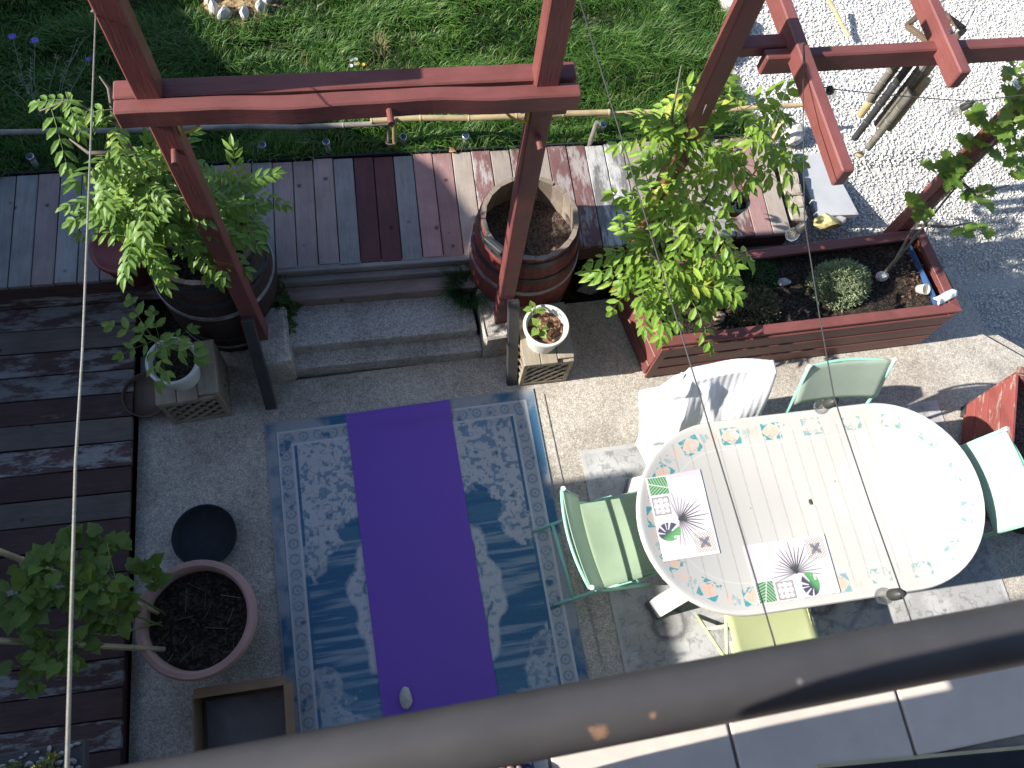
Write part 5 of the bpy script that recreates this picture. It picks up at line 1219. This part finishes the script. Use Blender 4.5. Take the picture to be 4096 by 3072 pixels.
b0_ = V((0.1693,2.8574,0.3600)); stems(yp, [[b0_, b0_+V((-.02,.02,.15)), b0_+V((-.05,.03,.30))],[b0_, b0_+V((.03,.04,.28))]], .008, .004)
bushy(yp, ROUND, [(b0_+V((-.04,.03,.28)),(.10,.08,.06),16),(b0_+V((-.14,.02,.20)),(.05,.05,.05),6)], 9, lo=.8, hi=1.3)

# ------------------------------------------------------------------ bamboo edging, stakes, solar lights
def pole(a, b, r, mat, lab, grp='bamboo edging poles'):
    a = V(a); b = V(b); d = b-a; L = d.length; k = max(3, int(L/.27)); pts = []; rr_ = []
    for i in range(k+1):
        t = i/k; w = V((0,.006*math.sin(i*1.7),.004*math.sin(i*2.3)))
        for e, s in ((-.008,1),(0,1.16),(.008,1)): pts.append(a+d*t+w+d.normalized()*e); rr_.append(r*s)
    return tag(obj('bamboo_pole', MB().tube(pts, rr_, 12), mat, smooth=False), lab, 'bamboo pole', grp)
pole((-2.3,1.80,.60), (0.9427,1.5538,0.6100), .0155, BAMBOOG, 'greyed bamboo edging pole along the shaded part of the lawn')
pole((0.8394,1.5719,0.6300), (2.2740,1.4896,0.6300), .0175, BAMBOO, 'pale yellow bamboo edging pole behind the right red post')
pole((2.2057,1.4995,0.6000), (3.5764,1.4417,0.6000), .0150, BAMBOO, 'thin bamboo edging pole partly behind the wisteria leaves')
for (x, y, z0, z1, r, mt, lab, dx) in ((*(0.9549,1.5427,0.4000)[:2], .20, .66, .011, BAMBOO, 'bamboo stake tied with twine where two edging poles meet', .012),
                        (*(2.1730,1.4362,0.4000)[:2], .20, .60, .015, BAMBOOG, 'short cut wooden stake under the bamboo edging pole', .02),
                        (*(3.3895,1.3528,0.4000)[:2], .20, .62, .014, BAMBOO, 'wooden stake at the right end of the bamboo edging', .02)):
    t = thing('stake', lab, 'stake', (x, y, 0), 0, 'stakes under the bamboo edging')
    obj('post', MB().tube([(0,0,z0),(dx,.012,z1)], r, 10), mt, t)
    if r < .012:
        obj('post', MB().tube([(-.030,.004,z0),(-.022,.018,z1-.03)], r*.9, 10), BAMBOOG, t)
        obj('twine', MB().tube([(-.012+.032*math.cos(a), .006+.018*math.sin(a), .44+.003*a/6.28) for a in [i*.5 for i in range(40)]], .0022, 5), TWINE, t)
sol = None
CLEAR, n_, l_, p_ = nodes('clear_tube'); p_.inputs['Base Color'].default_value = (.75,.78,.8,1); p_.inputs['Roughness'].default_value = .12; p_.inputs['Alpha'].default_value = .35
where = ['leftmost in the shaded lawn near the flower plant','in the shaded lawn behind the left barrel shrub','right of the shrub in the shaded lawn','left of the twine tied stake','right of the twine tied stake','left of the right red post','beside the short cut stake']
for i in range(7):
    p = ((-1.1264,1.6480,0.4700),(-0.6836,1.6398,0.4700),(0.1798,1.5921,0.4700),(0.5546,1.5731,0.4700),(1.0193,1.5623,0.4700),(1.3999,1.5300,0.4700),(2.2757,1.5279,0.4700))[i]
    t = thing('solar_light', 'small silver rimmed solar stake light, '+where[i], 'solar light', p, 0, 'solar lights along the terrace edge')
    t.rotation_euler = (rng.uniform(-.08,.12), rng.uniform(-.1,.1), 0)
    obj('tube', MB().lathe([(.017,-.10),(.018,-.02)], 16), CLEAR, t, smooth=True)
    obj('rim', MB().lathe([(.018,-.025),(.0225,-.02),(.0225,.0),(.019,.002)], 20), BRIGHT, t, smooth=True)
    obj('panel', MB().lathe([(0,.0005),(.0195,.0005)], 20), PANEL, t); obj('spike', MB().tube([(0,0,-.10),(0,0,-.2)], .006, 6), BLACKP, t)

# ------------------------------------------------------------------ right side: setts, slab, rocks, hanging pot, worn red box
sett = bpy.data.objects.new('sett_edging', None); COL.objects.link(sett); structure(sett)
e0 = V((3.4549,1.2919,0.3850)); e1 = V((3.4067,0.7520,0.3850)); dv = (e1-e0); ln = dv.length; N = 6
for i in range(N):
    b = MB().box((0,0,0), (.118, ln/N-.004, .10)); o = obj('stone', b, COBBLE, sett, e0+dv*((i+.5)/N)+V((0,0,-.05)), (rng.uniform(-.05,.05), rng.uniform(-.05,.05), math.atan2(dv.y,dv.x)+math.pi/2+rng.uniform(-.03,.03)), bevel=.012, seg=2)
    for v in o.data.vertices: v.co += V((rng.uniform(-1,1), rng.uniform(-1,1), rng.uniform(-1,1)))*.004
sl = [(3.5719,1.3020,0.3000), (3.7948,1.2858,0.3000), (3.8665,0.7900,0.3000), (3.5834,0.8121,0.3000)]
tag(obj('paving_slab', MB().prism([(p[0],p[1]) for p in sl][::-1], .255, .30), SLAB, bevel=.003), 'light grey rectangular paving slab lying on the gravel', 'slab')
tag(obj('rock', MB().rock((0,0,.03), (.20,.16,.14), 301, 2), STONEW, loc=(3.5630,1.4023,0.3300), rot=(0,0,.7)), 'angular pale rock at the corner of the lawn edge and gravel', 'rock')
tag(obj('rock', MB().rock((0,0,.02), (.19,.12,.12), 305, 2), STONEY, loc=(3.6053,0.7489,0.3200), rot=(0,0,-.3)), 'yellow tinted rock behind the planter beside the slab', 'rock')
tag(obj('rock', MB().rock((0,0,.02), (.09,.08,.08), 307, 2), STONEG, loc=(3.7021,0.7370,0.3100)), 'small grey rock next to the yellow rock behind the planter', 'rock')
for i, (p, d) in enumerate((((3.4076,2.4994,0.3600),(.26,.18,.22)),((3.4149,2.3006,0.3600),(.20,.18,.18)),((3.2631,2.0886,0.3600),(.2,.16,.16)),((3.1648,1.8940,0.3600),(.17,.14,.13)),((3.0682,1.7502,0.3600),(.18,.15,.13)),((3.4241,2.1845,0.3400),(.12,.1,.1)))):
    tag(obj('rock', MB().rock((0,0,.02), d, 320+i, 2), STONEW, loc=p, rot=(0,0,i*1.1)), 'white edging rock between lawn and gravel, '+('largest, at the top edge of the view','second from the top','third from the top','fourth from the top','nearest the wisteria','smallest, on the gravel side')[i], 'rock', 'white rocks between lawn and gravel')
for a, b, lab in (((4.0605,2.3651,0.5000), (4.1818,2.1399,0.4000), 'bamboo cane end with dark tip lying over the gravel'),):
    pole(a, b, .014, BAMBOO, lab, None)
hp = thing('hanging_pot', 'small red pot with green rim hanging by a red hook among the wisteria', 'plant pot', (2.66,.49,1.03))
obj('pot', MB().lathe([(0,0),(.040,0),(.055,.075),(.053,.076),(.040,.01)], 28), REDPOT, hp, smooth=True)
obj('rim', MB().lathe([(.0555,.078),(.0590,.080),(.0600,.100),(.0565,.101),(.052,.078)], 28), mat_plain('green_plastic', (.16,.36,.27), .4), hp, smooth=True)
obj('soil', MB().lathe([(0,.066),(.053,.062)], 20), SOIL, hp)
pm_ = MB()
for i in range(14): pm_.rock((rng.uniform(-.03,.03), rng.uniform(-.03,.03), .068), (rng.uniform(.008,.018),)*3, i, 1)
tag(obj('pebbles', pm_, STONEW, hp), kind='stuff')
HK = mat_plain('red_hook', (.45,.07,.05), .4)
hk = MB().tube([(-.055,0,.085),(-.02,.0,.24),(-.012,0,.33)], .0028, 6).tube([(.055,0,.085),(.01,0,.24),(-.012,0,.33)], .0028, 6).tube([(-.012,0,.32),(-.010,0,.36)] + [(.012+.022*math.cos(t), 0, .385+.022*math.sin(t)) for t in [math.pi-.35*i for i in range(12)]], .0042, 6)
obj('hook', hk, HK, hp, smooth=True); obj('wire', MB().tube([(.012,0,.405),(-.13,.02,1.16)], .0012, 5), STEEL, hp)
# worn red box
rb = thing('planter', 'worn flaking red wooden box standing askew right of the table', 'planter', (4.285,-.50,0), math.radians(-26))
Lb, Wb, Hb, tp_ = .70, .46, .46, .06       # along local -y
def bx(s, t, z):                            # corner of the tapering box
    return V((tp_*z/Hb*s if s > 0 else tp_*z/Hb, 0, z))
q = lambda x, y, z: V((x + (tp_ if x < .2 else -tp_)*z/Hb, y + .095*z/Hb, z))     # the box leans back
nbd = 4
for k in range(nbd):
    z0, z1 = .035+(Hb-.035)*k/nbd, .035+(Hb-.035)*(k+1)/nbd-.004
    for (xa,ya,xb,yb) in ((0,0,0,-Lb),(Wb,0,Wb,-Lb),(0,0,Wb,0),(0,-Lb,Wb,-Lb)):
        a0, b0_, a1, b1_ = q(xa,ya,z0), q(xb,yb,z0), q(xa,ya,z1), q(xb,yb,z1)
        cn = q(Wb/2,-Lb/2,0); thick = .020
        nv_ = ((b0_-a0).cross(a1-a0)).normalized()
        if nv_.dot(V((Wb/2,-Lb/2,z0))-a0) < 0: nv_ = -nv_
        m = MB(); m.add([a0,b0_,b1_,a1,a0+nv_*thick,b0_+nv_*thick,b1_+nv_*thick,a1+nv_*thick], [(0,1,2,3),(4,5,6,7),(0,1,5,4),(1,2,6,5),(2,3,7,6),(3,0,4,7)])
        obj('board', m, REDWORN, rb, bevel=.003)
for (x, y) in ((0.02,-.03),(0.02,-Lb+.03),(Wb-.02,-.03),(Wb-.02,-Lb+.03)): obj('foot', MB().box((x+(.02 if x < .2 else -.02),y,.03), (.07,.07,.06)), STRUT, rb)
tp4 = [q(0,0,Hb),q(0,-Lb,Hb),q(Wb,-Lb,Hb),q(Wb,0,Hb)]
obj('top_trim', MB().beam(tp4[3]+V((0,.004,.01)), tp4[0]+V((0,.004,.01)), .04,.022).beam(tp4[1]+V((0,0,.01)), tp4[2]+V((0,0,.01)), .04,.022), REDWORN, rb, bevel=.003)
tag(obj('soil', MB().prism([(p.x,p.y) for p in (q(.03,-.03,.36),q(.03,-Lb+.03,.36),q(Wb-.03,-Lb+.03,.36),q(Wb-.03,-.03,.36))], .34, .36), SOILD, rb), kind='stuff')

# ------------------------------------------------------------------ shaded corner: saucers, red pot, box, tray of succulents
tag(obj('saucer', MB().lathe([(0,.0),(.155,.0),(.165,.008),(.172,.055),(.164,.056),(.156,.012),(0,.010)], 48), BLACKP, loc=(-0.3560,-0.6108,0.0000), smooth=True), 'round black plastic saucer on the paving behind the terracotta pot', 'saucer')
tag(obj('saucer', MB().lathe([(0,.0),(.12,.0),(.130,.008),(.136,.05),(.129,.051),(.122,.012),(0,.010)], 40), BROWNPOT, loc=(-0.6186,0.2290,0.0700), smooth=True), 'dark brown saucer partly under the shaded lattice stand', 'saucer')
tag(obj('plant_pot', MB().lathe([(0,0),(.11,0),(.15,.24),(.162,.25),(.162,.28),(.15,.281),(.142,.25),(0,.22)], 40), [REDPOT], loc=(-0.5822,0.8892,0.3600), smooth=True), 'dull red plastic pot tucked behind the left barrel', 'plant pot')
cb = thing('cardboard_box', 'open brown cardboard box in the shade beside the rug', 'box', (-.19,-1.64,0), -.02)
for (c, d) in (((0,.20,.10),(.46,.006,.20)),((0,-.20,.10),(.46,.006,.20)),((-.227,0,.10),(.006,.394,.20)),((.227,0,.10),(.006,.394,.20))): obj('side', MB().box(c, d), CARD, cb)
obj('base', MB().box((0,0,.004), (.45,.39,.006)), CARD, cb)
obj('flap', MB().beam((-.225,.205,.20),(-.225,.205,.20) and (.225,.205,.20), .05, .005, up=(0,.3,1)), CARD, cb); obj('flap', MB().beam((.235,-.19,.20),(.235,.19,.20), .045, .005, up=(.4,0,1)), CARD, cb)
obj('lining', MB().add([(-.2,-.18,.02),(.2,-.18,.03),(.2,.17,.02),(-.2,.17,.05),(0,0,.06)], [(0,1,4),(1,2,4),(2,3,4),(3,0,4)]), mat_plain('crumpled_sack', (.20,.18,.17), .9, bumpy=.3), cb)
sg = thing('succulent_tray', 'raised tray of grey pebbles with small sunlit succulents at the bottom left', 'planter', (-.60,-1.69,1.60))
obj('tray', MB().box((0,0,.0), (.38,.20,.05)), STRUT, sg, bevel=.006); obj('leg', MB().box((-.15,-.06,-.81), (.05,.05,1.58)), STRUT, sg)
pb_ = MB(); 
for i in range(120): pb_.rock((rng.uniform(-.18,.18), rng.uniform(-.09,.095), .028+rng.uniform(0,.008)), (rng.uniform(.015,.035), rng.uniform(.012,.028), .018), i, 1)
tag(obj('pebbles', pb_, STONEG, sg), kind='stuff')
SUC = mat_leaf('succulent_leaf', (.12,.19,.06), (.26,.30,.10), (.50,.36,.08), .22, .2)
for i, (x, y, h) in enumerate(((.0,.05,.135),(.075,.035,.12),(.05,.01,.10),(-.10,.03,.12),(.10,.06,.06),(.13,.01,.05))):
    rs_ = MB(); rr3 = random.Random(i)
    for k in range(14):
        a = k*2.4; t = k/14; leaflet(rs_, V((x,y,.03+h*t)), V((math.cos(a),math.sin(a),.5+.8*t)), V((0,0,1)), .026*(1.2-.5*t), .014, .5, .0)
    obj('rosette', rs_, SUC, sg); obj('stem', MB().tube([(x,y,.02),(x,y,.03+h)], .004, 6), STEM, sg)
# loose bits on the boards and paving
for p, lab in (((1.3114,1.4638,0.4050), 'orange dry leaf at the back edge of the terrace boards'), ((2.8750,2.4118,0.4100), 'orange dry leaf lying in the sunlit lawn')):
    m = MB(); leaflet(m, V((-.025,0,.006)), V((1,.3,.15)), V((0,0,1)), .06, .04, .5, .4); tag(obj('fallen_leaf', m, mat_plain('dry_leaf', (.50,.24,.10), .8) if 'dry_leaf' not in bpy.data.materials else bpy.data.materials['dry_leaf'], loc=p), lab, 'leaf')
tag(obj('driftwood', MB().tube([(1.3228,0.2695,0.0200), (1.3886,0.2876,0.0300), (1.4586,0.3055,0.0250)], [.006,.014,.006], 8), STEM, smooth=True), 'small piece of driftwood at the foot of the right stone block', 'wood')
bl_ = MB()
for i in range(22): bl_.rock((rng.gauss(0,.045), rng.gauss(0,.022), .004), (rng.uniform(.008,.022),)*3, i, 1)
tag(obj('gravel_spill', bl_, STONEW, loc=(2.1475,0.4190,0.0000)), 'small spill of white stones on the shaded paving', kind='stuff')
